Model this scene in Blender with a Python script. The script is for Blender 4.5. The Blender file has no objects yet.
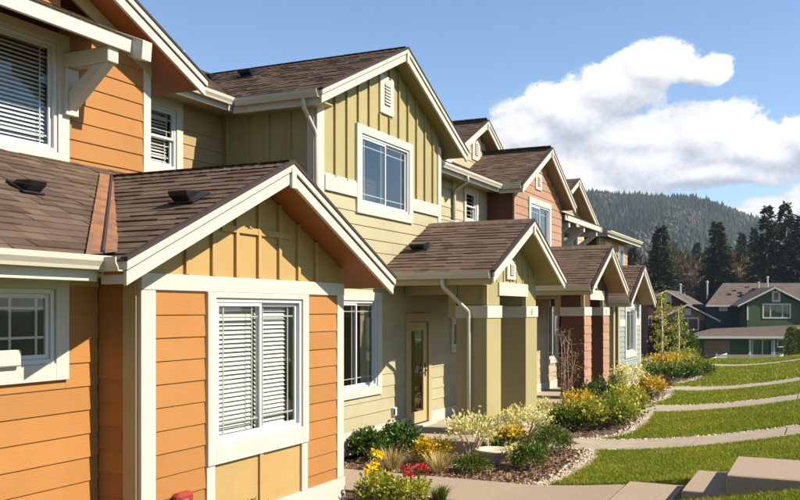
import bpy, bmesh, math, random
import numpy as np
from mathutils import Matrix, Vector
random.seed(7); RNG = np.random.default_rng(7)
SC = bpy.context.scene
COL = SC.collection
R = math.radians
H = 2.52                       # eye height above the garden beds; everything is lifted by H at the end
CC, SS = 0.90346, 0.42868      # camera yaw: right = (CC, SS), forward = (-SS, CC)

# ------------------------------------------------------------------ camera, sky, sun, exposure
cam_d = bpy.data.cameras.new('camera'); cam = bpy.data.objects.new('camera', cam_d); COL.objects.link(cam)
cam_d.sensor_width = 36.0; cam_d.lens = 36.0 * 900 / 800
cam_d.shift_y = 60.5 / 800.0
cam_d.clip_end = 20000; cam_d.clip_start = 0.05
cam.location = (0, 0, 0); cam.rotation_euler = (R(90), 0, math.atan2(SS, CC))
SC.camera = cam

SUN_DIR = Vector((1.0, 0.19, 0.83)).normalized()
sun_el = math.asin(SUN_DIR.z); sun_az = math.atan2(SUN_DIR.x, SUN_DIR.y)
sd = bpy.data.lights.new('sun', 'SUN'); sd.energy = 5.0; sd.angle = R(0.5); sd.color = (1.0, 0.93, 0.80)
sun = bpy.data.objects.new('sun', sd); COL.objects.link(sun)
sun.rotation_euler = (-SUN_DIR).to_track_quat('-Z', 'Y').to_euler()
vs = SC.view_settings
vs.view_transform = 'Standard'; vs.look = 'None'; vs.gamma = 1.0; vs.exposure = 0.95; vs.use_curve_mapping = False
SC.cycles.use_denoising = True
SC.cycles.max_bounces = 8; SC.cycles.diffuse_bounces = 2; SC.cycles.transparent_max_bounces = 12


class NB:
    """tiny node-building helper"""
    def __init__(s, tree): s.t = tree; s.n = tree.nodes; s.l = tree.links
    def node(s, typ, **kw):
        n = s.n.new(typ)
        for k, v in kw.items(): setattr(n, k, v)
        return n
    def set(s, sock, v):
        if hasattr(v, 'is_output'): s.l.new(v, sock)
        else: sock.default_value = v
    def math(s, op, a, b=0.0, c=0.0, clamp=False):
        n = s.node('ShaderNodeMath', operation=op, use_clamp=clamp)
        s.set(n.inputs[0], a); s.set(n.inputs[1], b); s.set(n.inputs[2], c)
        return n.outputs[0]
    def vmath(s, op, a, b=(0, 0, 0)):
        n = s.node('ShaderNodeVectorMath', operation=op); s.set(n.inputs[0], a); s.set(n.inputs[1], b)
        return n.outputs['Value'] if op in ('LENGTH', 'DOT_PRODUCT') else n.outputs['Vector']
    def noise(s, vec, scale, detail=4.0, rough=0.55, dist=0.0):
        n = s.node('ShaderNodeTexNoise'); s.set(n.inputs['Vector'], vec)
        n.inputs['Scale'].default_value = scale; n.inputs['Detail'].default_value = detail
        n.inputs['Roughness'].default_value = rough; n.inputs['Distortion'].default_value = dist
        return n.outputs['Fac']
    def mix(s, fac, a, b, mode='MIX'):
        n = s.node('ShaderNodeMix', data_type='RGBA', blend_type=mode)
        s.set(n.inputs[0], fac); s.set(n.inputs[6], a); s.set(n.inputs[7], b)
        return n.outputs[2]
    def smooth(s, x, a, b):
        n = s.node('ShaderNodeMapRange', interpolation_type='SMOOTHSTEP')
        s.set(n.inputs[0], x); n.inputs[1].default_value = a; n.inputs[2].default_value = b
        return n.outputs[0]
    def ramp(s, fac, stops):
        n = s.node('ShaderNodeValToRGB'); s.set(n.inputs[0], fac)
        e = n.color_ramp.elements
        while len(e) < len(stops): e.new(0.5)
        for k, (p, c) in enumerate(stops): e[k].position = p; e[k].color = c if len(c) == 4 else (*c, 1)
        return n.outputs[0]


# world: Nishita sky with drifting cumulus worked out from the direction looked at
world = bpy.data.worlds.new('World'); SC.world = world; world.use_nodes = True
wt = world.node_tree; wt.nodes.clear(); w = NB(wt)
sky = w.node('ShaderNodeTexSky', sky_type='NISHITA', sun_disc=False, sun_elevation=sun_el, sun_rotation=sun_az,
             altitude=150.0, air_density=1.0, dust_density=0.0, ozone_density=4.0)
dirv = w.node('ShaderNodeTexCoord').outputs['Generated']
BLOBS = [(655, 60, 46, 26), (700, 66, 26, 17), (622, 78, 52, 30), (575, 100, 62, 34), (530, 122, 46, 34), (500, 146, 40, 34),
         (645, 128, 70, 26), (700, 132, 62, 36), (640, 158, 90, 40), (560, 172, 70, 34), (740, 150, 70, 30), (800, 143, 50, 24),
         (860, 135, 60, 32), (700, 172, 90, 16), (600, 186, 60, 14), (770, 207, 34, 13), (805, 199, 34, 20), (860, 200, 60, 26),
         (699, 208, 9, 7), (742, 212, 14, 6)]
grp = bpy.data.node_groups.new('cloud_density', 'ShaderNodeTree')
grp.interface.new_socket('Vector', in_out='INPUT', socket_type='NodeSocketVector')
grp.interface.new_socket('Density', in_out='OUTPUT', socket_type='NodeSocketFloat')
g = NB(grp); gi = g.node('NodeGroupInput'); go = g.node('NodeGroupOutput')
pv = gi.outputs[0]
n1 = g.node('ShaderNodeTexNoise'); g.set(n1.inputs['Vector'], pv); n1.inputs['Scale'].default_value = 0.016; n1.inputs['Detail'].default_value = 3
warp = g.vmath('MULTIPLY', g.vmath('SUBTRACT', n1.outputs['Color'], (0.5, 0.5, 0.5)), (34, 24, 0))
pw = g.vmath('ADD', pv, warp)
acc = None
for (bx_, by_, rx_, ry_) in BLOBS:
    d = g.vmath('LENGTH', g.vmath('MULTIPLY', g.vmath('SUBTRACT', pw, (bx_, by_, 0)), (1 / rx_, 1 / ry_, 0)))
    v = g.math('SUBTRACT', 1.0, d)
    acc = v if acc is None else g.math('SMOOTH_MAX', acc, v, 0.25)
sep = g.node('ShaderNodeSeparateXYZ'); g.set(sep.inputs[0], pv)
# same kind of clouds everywhere beyond the frame
far = g.math('MULTIPLY', g.math('ADD', g.smooth(sep.outputs[0], 840, 1050), g.smooth(sep.outputs[0], -150, -420)), 1.0, clamp=True)
gen = g.math('SUBTRACT', g.math('MULTIPLY', g.noise(pv, 0.0045, 2, 0.5), 4.0), 3.0)
gen = g.math('SUBTRACT', gen, g.smooth(sep.outputs[1], 60, -500))
gen = g.math('SUBTRACT', gen, g.math('MULTIPLY', g.math('SUBTRACT', 1.0, far), 3.0))
acc = g.math('MAXIMUM', acc, gen)
fb = g.math('SUBTRACT', 1.0, g.math('ABSOLUTE', g.math('SUBTRACT', g.math('MULTIPLY', g.noise(pv, 0.023, 6, 0.66), 2.6), 1.3)))
fb2 = g.noise(pv, 0.011, 1, 0.5)
dens = g.math('ADD', acc, g.math('MULTIPLY', g.math('SUBTRACT', fb, 0.72), 0.62))
dens = g.math('ADD', dens, g.math('MULTIPLY', g.math('SUBTRACT', fb2, 0.5), 0.5))
g.l.new(dens, go.inputs[0])
# direction -> azimuth / elevation measured in 1/900 rad units
Rr = w.vmath('DOT_PRODUCT', dirv, (CC, SS, 0)); Ff = w.vmath('DOT_PRODUCT', dirv, (-SS, CC, 0))
az = w.math('ARCTAN2', Rr, Ff)
sz = w.node('ShaderNodeSeparateXYZ'); w.set(sz.inputs[0], dirv)
hyp = w.math('SQRT', w.math('ADD', w.math('MULTIPLY', Rr, Rr), w.math('MULTIPLY', Ff, Ff)))
el = w.math('ARCTAN2', sz.outputs[2], hyp)
cmb = w.node('ShaderNodeCombineXYZ')
w.set(cmb.inputs[0], w.math('ADD', w.math('MULTIPLY', az, 930), 398))
w.set(cmb.inputs[1], w.math('SUBTRACT', 310.5, w.math('MULTIPLY', el, 985)))
def dens_at(vec):
    n = w.node('ShaderNodeGroup'); n.node_tree = grp; w.set(n.inputs[0], vec); return n.outputs[0]
P0 = cmb.outputs[0]
d0 = dens_at(P0)
d1 = dens_at(w.vmath('ADD', P0, (9, -11, 0)))
mask = w.smooth(d0, -0.04, 0.24)
above = w.smooth(el, 0.0, 0.03)
mask = w.math('MULTIPLY', mask, above)
d2 = dens_at(w.vmath('ADD', P0, (14, -30, 0)))
lit = w.math('ADD', w.math('MULTIPLY', w.math('SUBTRACT', d0, d1), 0.7), w.math('MULTIPLY', w.math('SUBTRACT', d0, d2), 0.32))
lit = w.math('ADD', lit, 0.50, clamp=True)
ccol = w.ramp(lit, [(0.0, (2.9, 3.15, 3.7)), (0.35, (4.2, 4.4, 4.8)), (0.62, (5.4, 5.45, 5.6)), (1.0, (6.6, 6.5, 6.4))])
skyc = w.mix(1.0, sky.outputs[0], (1.0, 1.0, 1.0, 1), 'MULTIPLY')
allc = w.mix(mask, skyc, ccol)
bg = w.node('ShaderNodeBackground'); bg.inputs[1].default_value = 0.092
w.l.new(allc, bg.inputs[0])
world.cycles.sampling_method = 'MANUAL'; world.cycles.sample_map_resolution = 512
wo = w.node('ShaderNodeOutputWorld'); w.l.new(bg.outputs[0], wo.inputs[0])

# ------------------------------------------------------------------ materials
MATS = {}
def srgb(r, g_, b):
    f = lambda v: (v / 255 / 12.92) if v / 255 <= 0.04045 else ((v / 255 + 0.055) / 1.055) ** 2.4
    return (f(r), f(g_), f(b), 1)

def mat(name, col, rough=0.6, var=0.08, vscale=3.0, bump=0.0, bscale=40.0, stretch=None, tint=None, objvar=0.0,
        spec=0.3, metal=0.0, col2=None, trans=0.0, dirt=0.0, k=1.0):
    m = bpy.data.materials.new(name); m.use_nodes = True
    t = NB(m.node_tree); t.n.clear()
    out = t.node('ShaderNodeOutputMaterial'); b = t.node('ShaderNodeBsdfPrincipled')
    pos = t.node('ShaderNodeNewGeometry').outputs['Position']
    b.inputs['Roughness'].default_value = rough; b.inputs['Specular IOR Level'].default_value = spec
    b.inputs['Metallic'].default_value = metal
    c = (col[0] * k, col[1] * k, col[2] * k, 1)
    f = t.noise(pos, vscale, 5, 0.6)
    if col2 is not None:
        c2 = (col2[0] * k, col2[1] * k, col2[2] * k, 1)
        cc = t.mix(t.smooth(f, 0.35, 0.65), c, c2)
    else:
        cc = t.mix(1.0, c, t.ramp(f, [(0.25, (1 - var,) * 3), (0.75, (1 + var,) * 3)]), 'MULTIPLY')
    if tint is not None:
        at = t.node('ShaderNodeAttribute', attribute_name='tint')
        cc = t.mix(1.0, cc, t.ramp(at.outputs['Fac'], tint), 'MULTIPLY')
    if objvar:
        oi = t.node('ShaderNodeObjectInfo')
        cc = t.mix(1.0, cc, t.ramp(oi.outputs['Random'], [(0, (1 - objvar,) * 3), (1, (1 + objvar,) * 3)]), 'MULTIPLY')
    if dirt:
        mp = t.node('ShaderNodeMapping'); t.set(mp.inputs['Vector'], pos); mp.inputs['Scale'].default_value = (5, 5, 0.7)
        dn = t.smooth(t.noise(mp.outputs[0], 1.6, 6, 0.7), 0.52, 0.8)
        cc = t.mix(t.math('MULTIPLY', dn, dirt), cc, (0.17, 0.13, 0.09, 1))
    t.set(b.inputs['Base Color'], cc)
    if bump:
        v = pos
        if stretch:
            mp = t.node('ShaderNodeMapping'); t.set(mp.inputs['Vector'], pos); mp.inputs['Scale'].default_value = stretch; v = mp.outputs[0]
        bn = t.node('ShaderNodeBump'); bn.inputs['Strength'].default_value = bump; bn.inputs['Distance'].default_value = 0.01
        t.set(bn.inputs['Height'], t.noise(v, bscale, 5, 0.65)); t.l.new(bn.outputs[0], b.inputs['Normal'])
    sh = b.outputs[0]
    if trans:
        tr = t.node('ShaderNodeBsdfTranslucent'); t.set(tr.inputs[0], cc)
        mx = t.node('ShaderNodeMixShader'); mx.inputs[0].default_value = trans
        t.l.new(b.outputs[0], mx.inputs[1]); t.l.new(tr.outputs[0], mx.inputs[2]); sh = mx.outputs[0]
    t.l.new(sh, out.inputs[0])
    MATS[name] = m
    return m

GR = (0.7, 0.7, 9.0)
def siding(name, c): return mat(name, c, 0.62, 0.08, 1.3, 0.35, 14, GR, objvar=0.055, spec=0.22, dirt=0.12, k=.56)
siding('orange', srgb(201, 138, 74)); siding('gold', srgb(212, 174, 110))
siding('olive', srgb(194, 178, 124)); siding('pale_olive', srgb(206, 194, 154))
siding('tan', srgb(196, 164, 116)); siding('salmon', srgb(198, 152, 122)); siding('cream_siding', srgb(216, 196, 164))
siding('blue_grey', srgb(168, 176, 172)); siding('maroon', srgb(108, 52, 44)); siding('far_green', srgb(84, 98, 62)); siding('far_blue', srgb(48, 58, 74))
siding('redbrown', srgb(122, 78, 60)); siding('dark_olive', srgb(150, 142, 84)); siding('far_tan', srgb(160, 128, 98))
mat('trim', srgb(238, 227, 210), 0.5, 0.03, 2.0, 0.08, 30, GR, dirt=0.07, k=.545)
mat('beam', srgb(214, 192, 140), 0.55, 0.04, 2.0, 0.08, 30, GR, dirt=0.06, k=.545)
mat('gutter', srgb(232, 222, 200), 0.35, 0.03, 2.0, spec=0.5, k=.545)
mat('vinyl', srgb(240, 240, 238), 0.35, 0.02, 2.0, spec=0.5, k=.545)
mat('soffit_orange', srgb(196, 116, 52), 0.6, 0.05, 2.0, 0.1, 12, GR, k=.545); mat('soffit_olive', srgb(176, 162, 96), 0.6, 0.05, 2.0, k=.545)
mat('soffit_tan', srgb(196, 160, 116), 0.6, 0.05, 2.0, k=.545)
SH_T = [(0.0, (0.66, 0.65, 0.65)), (0.5, (0.94, 0.94, 0.94)), (1.0, (1.2, 1.18, 1.16))]
mat('shingle', srgb(112, 93, 79), 0.95, 0.16, 2.2, 0.9, 220, tint=SH_T, spec=0.06, k=.85)
mat('ridge_shingle', srgb(104, 86, 74), 0.9, 0.14, 2.2, 0.9, 260, spec=0.12, objvar=.12)
mat('roof_far', srgb(92, 81, 74), 0.9, 0.22, 1.2, 0.8, 3.0, (0.3, 0.3, 5.0), spec=0.1)
mat('roof_edge', srgb(58, 46, 42), 0.9, 0.1, 6.0)
mat('flashing', srgb(150, 98, 62), 0.5, 0.25, 6.0, spec=0.5, col2=srgb(108, 82, 66))
mat('steel', srgb(150, 165, 190), 0.3, 0.08, 4.0, spec=0.6, metal=0.6)  # blue reflection in the metal partly put into its base colour
mat('black_plastic', srgb(26, 24, 26), 0.35, 0.05, 4.0, spec=0.5)
mat('interior', srgb(46, 42, 38), 0.9, 0.2, 2.0)
mat('curtain', srgb(150, 140, 118), 0.9, 0.15, 4.0, 0.3, 8, (6, 6, 0.3))
mat('blind', srgb(236, 232, 220), 0.5, 0.03, 2.0, k=.85)
mat('muntin', srgb(228, 226, 218), 0.4, 0.02, 2.0, k=.545)
mat('white_paint', srgb(238, 236, 230), 0.5, 0.03, 2.0, k=.545)
mat('concrete', srgb(190, 172, 148), 0.85, 0.14, 2.5, 0.6, 90, dirt=0.18, k=.68)
mat('aggregate', srgb(184, 162, 136), 0.9, 0.32, 60.0, 0.9, 120, dirt=0.16, k=.68)
mat('stone_bowl', srgb(214, 198, 174), 0.8, 0.10, 6.0, 0.3, 60, k=.8)
mat('soil', srgb(100, 80, 62), 0.95, 0.3, 8.0, 1.0, 60, col2=srgb(66, 46, 34))
MT = [(0.0, (0.45, 0.40, 0.36)), (0.5, (1.0, 0.9, 0.8)), (0.9, (1.7, 1.55, 1.4)), (1.0, (2.5, 2.4, 2.2))]
mat('mulch', srgb(146, 122, 100), 0.95, 0.2, 4.0, tint=MT)
PT = [(0.0, (0.55, 0.5, 0.45)), (0.5, (1.0, 0.97, 0.92)), (1.0, (1.35, 1.33, 1.28))]
mat('pebble', srgb(186, 170, 150), 0.8, 0.1, 6.0, tint=PT)
mat('turf', srgb(104, 112, 26), 0.95, 0.25, 1.5, 0.8, 60, col2=srgb(92, 100, 24))
GT = [(0.0, (0.5, 0.58, 0.45)), (0.5, (1.0, 1.0, 0.9)), (0.93, (1.45, 1.3, 1.1)), (1.0, (1.9, 1.6, 1.2))]
mat('grass', srgb(116, 130, 28), 0.6, 0.25, 0.8, tint=GT, trans=0.3, spec=0.2, col2=srgb(142, 142, 44))
mat('meadow', srgb(88, 98, 44), 0.95, 0.3, 0.15, 0.5, 4.0, col2=srgb(70, 82, 36))
LT = [(0.0, (0.45, 0.5, 0.45)), (0.5, (1.0, 1.0, 1.0)), (1.0, (1.6, 1.5, 1.3))]
def leafmat(name, a, b=None, tr=0.3, rough=0.45): return mat(name, a, rough, 0.2, 6.0, tint=LT, trans=tr, col2=b, spec=0.35)
leafmat('leaf_dark', srgb(62, 84, 30), srgb(82, 104, 36)); leafmat('leaf_mid', srgb(104, 122, 36), srgb(138, 138, 44))
leafmat('leaf_yellow', srgb(212, 178, 34), srgb(176, 150, 44)); leafmat('leaf_lime', srgb(182, 176, 60), srgb(150, 150, 54))
leafmat('leaf_pale', srgb(232, 222, 166), srgb(196, 188, 112)); leafmat('leaf_rust', srgb(130, 92, 50), srgb(150, 130, 64))
leafmat('needle', srgb(100, 112, 34), srgb(76, 92, 30), 0.15); leafmat('straw', srgb(206, 182, 122), srgb(164, 146, 88))
leafmat('petal_red', srgb(196, 30, 34)); leafmat('petal_yellow', srgb(250, 206, 16)); leafmat('leaf_plum', srgb(96, 70, 62), srgb(120, 96, 70))
leafmat('fir', srgb(40, 54, 30), srgb(54, 66, 36), 0.1, 0.8); leafmat('fir_blue', srgb(38, 52, 36), srgb(50, 62, 42), 0.1, 0.8)
leafmat('twig_crown', srgb(140, 116, 90), srgb(112, 92, 66), 0.0, 0.9); mat('thicket', srgb(104, 86, 64), 0.9, 0.2, 0.10, tint=LT, col2=srgb(60, 62, 38), spec=0.1)
mat('scrub', srgb(84, 80, 66), 0.95, 0.2, 0.05, tint=LT, spec=0.05)
mat('hill_wood', srgb(50, 64, 44), 0.95, 0.3, 0.02, tint=LT, spec=0.05, col2=srgb(66, 76, 52))
mat('hill_earth', srgb(58, 66, 44), 0.95, 0.3, 0.01, col2=srgb(92, 82, 60))
mat('bark', srgb(112, 92, 74), 0.9, 0.2, 6.0, 0.5, 30); mat('bark_pale', srgb(214, 200, 176), 0.8, 0.15, 10.0); mat('bark_grey', srgb(158, 138, 118), 0.9, 0.2, 8.0)
mat('red_plastic', srgb(140, 48, 36), 0.35, 0.05, 6.0, spec=0.5); mat('blue_plastic', srgb(40, 90, 180), 0.3, 0.05, 6.0, spec=0.5)
mat('purple_glass', srgb(120, 90, 140), 0.2, 0.05, 6.0, spec=0.5)
mat('fence_wood', srgb(168, 152, 132), 0.85, 0.15, 3.0); mat('dark_metal', srgb(60, 52, 46), 0.35, 0.05, 3.0, metal=0.8)

gm = bpy.data.materials.new('window_glass'); gm.use_nodes = True
t = NB(gm.node_tree); t.n.clear()
go_ = t.node('ShaderNodeOutputMaterial'); tr = t.node('ShaderNodeBsdfTransparent'); tr.inputs[0].default_value = (0.95, 0.965, 0.955, 1)
gl = t.node('ShaderNodeBsdfGlossy'); gl.inputs['Roughness'].default_value = 0.01
fr = t.node('ShaderNodeLayerWeight'); fr.inputs[0].default_value = 0.5
nb = t.node('ShaderNodeBump'); nb.inputs['Strength'].default_value = 0.06; nb.inputs['Distance'].default_value = 0.02
t.set(nb.inputs['Height'], t.noise(t.node('ShaderNodeNewGeometry').outputs['Position'], 2.2, 1, 0.4))
t.l.new(nb.outputs[0], gl.inputs['Normal'])
mx = t.node('ShaderNodeMixShader'); t.set(mx.inputs[0], t.math('ADD', t.math('MULTIPLY', t.math('POWER', fr.outputs['Facing'], 3.2), 0.75), 0.028, clamp=True))
t.l.new(tr.outputs[0], mx.inputs[1]); t.l.new(gl.outputs[0], mx.inputs[2]); t.l.new(mx.outputs[0], go_.inputs[0])
MATS['glass'] = gm

# ------------------------------------------------------------------ object helpers
W = {}
def thing(name, label, cat, loc, group=None):
    o = bpy.data.objects.new(name, None); COL.objects.link(o); o.location = loc; o.empty_display_size = 0.2
    W[o] = Matrix.Translation(loc); o['label'] = label; o['category'] = cat
    if group: o['group'] = group
    return o
def tag(o, label, cat, group=None):
    o['label'] = label; o['category'] = cat
    if group: o['group'] = group
    return o
def link(name, me, m=None, parent=None, M=None, kind=None):
    o = bpy.data.objects.new(name, me); COL.objects.link(o)
    M = M or Matrix.Identity(4)
    if parent is not None:
        o.parent = parent; o.matrix_parent_inverse = W[parent].inverted()
    o.matrix_basis = M; W[o] = M
    if m and not me.materials: me.materials.append(MATS[m])
    if kind: o['kind'] = kind
    return o
def pyd(name, vs_, fs, smooth=False):
    me = bpy.data.meshes.new(name); me.from_pydata(vs_, [], fs); me.update()
    if smooth: me.polygons.foreach_set('use_smooth', [True] * len(me.polygons))
    return me
def fast(name, V, F, tint=None, smooth=False):
    """V (n,3), F (m,k) all faces k-gons; tint per face"""
    V = np.asarray(V, np.float32); F = np.asarray(F, np.int32)
    me = bpy.data.meshes.new(name)
    me.vertices.add(len(V)); me.vertices.foreach_set('co', V.ravel())
    k = F.shape[1]
    me.loops.add(F.size); me.loops.foreach_set('vertex_index', F.ravel())
    me.polygons.add(len(F)); me.polygons.foreach_set('loop_start', np.arange(0, F.size, k, dtype=np.int32))
    if tint is not None:
        a = me.attributes.new('tint', 'FLOAT', 'FACE'); a.data.foreach_set('value', np.asarray(tint, np.float32))
    me.update(calc_edges=True); me.validate()
    me.polygons.foreach_set('use_smooth', [bool(smooth)] * len(me.polygons))
    return me
BF = [(0, 3, 2, 1), (4, 5, 6, 7), (0, 1, 5, 4), (1, 2, 6, 5), (2, 3, 7, 6), (3, 0, 4, 7)]
def bverts(x0, x1, y0, y1, z0, z1):
    return [(x0, y0, z0), (x1, y0, z0), (x1, y1, z0), (x0, y1, z0), (x0, y0, z1), (x1, y0, z1), (x1, y1, z1), (x0, y1, z1)]
class MB:
    def __init__(s): s.v = []; s.f = []
    def add(s, v, f): n = len(s.v); s.v += [tuple(p) for p in v]; s.f += [tuple(i + n for i in q) for q in f]; return s
    def box(s, x0, x1, y0, y1, z0, z1): return s.add(bverts(*sorted((x0, x1)), *sorted((y0, y1)), *sorted((z0, z1))), BF)
    def tbox(s, T, a0, a1, d0, d1, z0, z1):
        p = T(a0, d0, z0); q = T(a1, d1, z1); return s.box(p[0], q[0], p[1], q[1], p[2], q[2])
    def prism(s, poly, ext):
        """poly: 3D points of a face, ext: extrusion vector"""
        n = len(poly); b = [tuple(Vector(p) + Vector(ext)) for p in poly]
        return s.add(list(poly) + b, [tuple(range(n))[::-1], tuple(range(n, 2 * n))] + [(i, (i + 1) % n, n + (i + 1) % n, n + i) for i in range(n)])
    def tube(s, pts, rad, n=6):
        pts = [Vector(p) for p in pts]; rr = rad if isinstance(rad, (list, tuple)) else [rad] * len(pts)
        vs_, fs = [], []; up = Vector((0.31, 0.2, 0.93)).normalized()
        for i, p in enumerate(pts):
            d = (pts[min(i + 1, len(pts) - 1)] - pts[max(i - 1, 0)]).normalized()
            a = d.cross(up); a = a.normalized() if a.length > 1e-3 else Vector((1, 0, 0)); b = d.cross(a)
            for k in range(n):
                t_ = 2 * math.pi * k / n; vs_.append(p + rr[i] * (math.cos(t_) * a + math.sin(t_) * b))
        for i in range(len(pts) - 1):
            for k in range(n): fs.append((i * n + k, i * n + (k + 1) % n, (i + 1) * n + (k + 1) % n, (i + 1) * n + k))
        fs.append(tuple(range(n))[::-1]); fs.append(tuple(range((len(pts) - 1) * n, len(pts) * n)))
        return s.add(vs_, fs)
    def lathe(s, c, prof, n=24):
        vs_, fs = [], []
        for (r_, z_) in prof:
            for k in range(n): t_ = 2 * math.pi * k / n; vs_.append((c[0] + r_ * math.cos(t_), c[1] + r_ * math.sin(t_), c[2] + z_))
        for i in range(len(prof) - 1):
            for k in range(n): fs.append((i * n + k, i * n + (k + 1) % n, (i + 1) * n + (k + 1) % n, (i + 1) * n + k))
        return s.add(vs_, fs)
    def build(s, name, m, parent=None, kind=None, bevel=0.0, smooth=False):
        me = pyd(name, s.v, s.f, smooth)
        bm = bmesh.new(); bm.from_mesh(me)
        bmesh.ops.recalc_face_normals(bm, faces=bm.faces)
        if bevel: bmesh.ops.bevel(bm, geom=bm.edges[:], offset=bevel, segments=1, affect='EDGES', clamp_overlap=True)
        bm.to_mesh(me); bm.free()
        return link(name, me, m, parent, kind=kind)
def bar(name, parent, x, y, z, m, bevel=0.004): return MB().box(*x, *y, *z).build(name, m, parent, bevel=bevel)
def TX(c): return lambda a, d, z: (c + d, a, z)          # wall facing +X at X = c, a runs along Y
def TY(c): return lambda a, d, z: (a, c - d, z)          # wall facing -Y at Y = c, a runs along X
RZ = Matrix.Rotation(R(90), 4, 'Z')

PLANK = {}
def plank_mesh(m):
    if m not in PLANK:
        v = [(0, 0, 0), (1, 0, 0), (1, 0, 1), (0, 0, 1), (0, -1, 0), (1, -1, 0), (1, -1, .02), (0, -1, .02), (1, -.32, 1), (0, -.32, 1)]
        f = [(0, 1, 5, 4), (4, 5, 6, 7), (7, 6, 8, 9), (9, 8, 2, 3), (0, 4, 7, 9, 3), (1, 2, 8, 6, 5), (0, 3, 2, 1)]
        me = pyd('siding_plank', v, f); me.materials.append(MATS[m]); PLANK[m] = me
    return PLANK[m]
def cut(a0, a1, z0, z1, holes):
    iv = [(a0, a1)]
    for (h0, h1, k0, k1) in holes:
        if k1 <= z0 + 0.01 or k0 >= z1 - 0.01: continue
        nv = []
        for (p, q) in iv:
            if h1 <= p or h0 >= q: nv.append((p, q)); continue
            if h0 > p: nv.append((p, h0))
            if h1 < q: nv.append((h1, q))
        iv = nv
    return [(p, q) for p, q in iv if q - p > 0.03]
def planks(parent, axis, c, a0, a1, z0, z1, m, holes=(), exp=0.22, top=None, thick=0.024, joined=False, split=True):
    """overlapping lap-siding boards, every board an object of its own"""
    z = z0; J = MB()
    while z < z1 - 0.02:
        h = min(exp, z1 - z)
        A0, A1 = a0, a1
        if top:
            r = top(z + h * 0.5)
            if r is None: break
            A0, A1 = max(a0, r[0]), min(a1, r[1])
        pieces = [(p, q, z, h * 1.04) for (p, q) in cut(A0, A1, z, z + h, holes)]
        for (h0, h1, k0, k1) in holes:                       # boards notched above and below openings
            p, q = max(h0, A0), min(h1, A1)
            if q - p < .03: continue
            if z + .01 < k0 < z + h - .005: pieces.append((p, q, z, k0 - z + .01))
            if z + .005 < k1 < z + h - .01: pieces.append((p, q, k1 - .01, z + h * 1.04 - k1 + .01))
        for (p, q, zb, hb) in pieces:
            segs = [(p, q)]
            if split and q - p > 2.2:
                s_ = p + (q - p) * random.uniform(0.3, 0.7); segs = [(p, s_ - 0.002), (s_ + 0.002, q)]
            for (p_, q_) in segs:
                th = thick * random.uniform(0.93, 1.07)
                M = Matrix.Translation((c, p_, zb) if axis == 'X' else (p_, c, zb)) @ (RZ if axis == 'X' else Matrix.Identity(4)) @ Matrix.Diagonal((q_ - p_, th, hb, 1))
                if joined:
                    me = plank_mesh(m); J.add([M @ v.co for v in me.vertices], [tuple(f.vertices) for f in me.polygons])
                else: link('siding_plank', plank_mesh(m), None, parent, M)
        z += exp
    if joined: J.build('siding', m, parent, kind='stuff')
def battens(parent, T, a0, a1, z0, topf, m, step=0.4, holes=(), off=0.0, w_=0.045):
    a = a0 + off
    while a < a1:
        zt = topf(a)
        spans = [(z0, zt)]
        for (h0, h1, k0, k1) in holes:
            if h0 - 0.02 < a < h1 + 0.02:
                ns = []
                for (p, q) in spans:
                    if k1 <= p or k0 >= q: ns.append((p, q)); continue
                    if k0 > p: ns.append((p, k0))
                    if k1 < q: ns.append((k1, q))
                spans = ns
        for (p, q) in spans:
            if q - p > 0.06: MB().tbox(T, a - w_ / 2, a + w_ / 2, 0.0, 0.040, p, q).build('batten', m, parent)
        a += step

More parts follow.
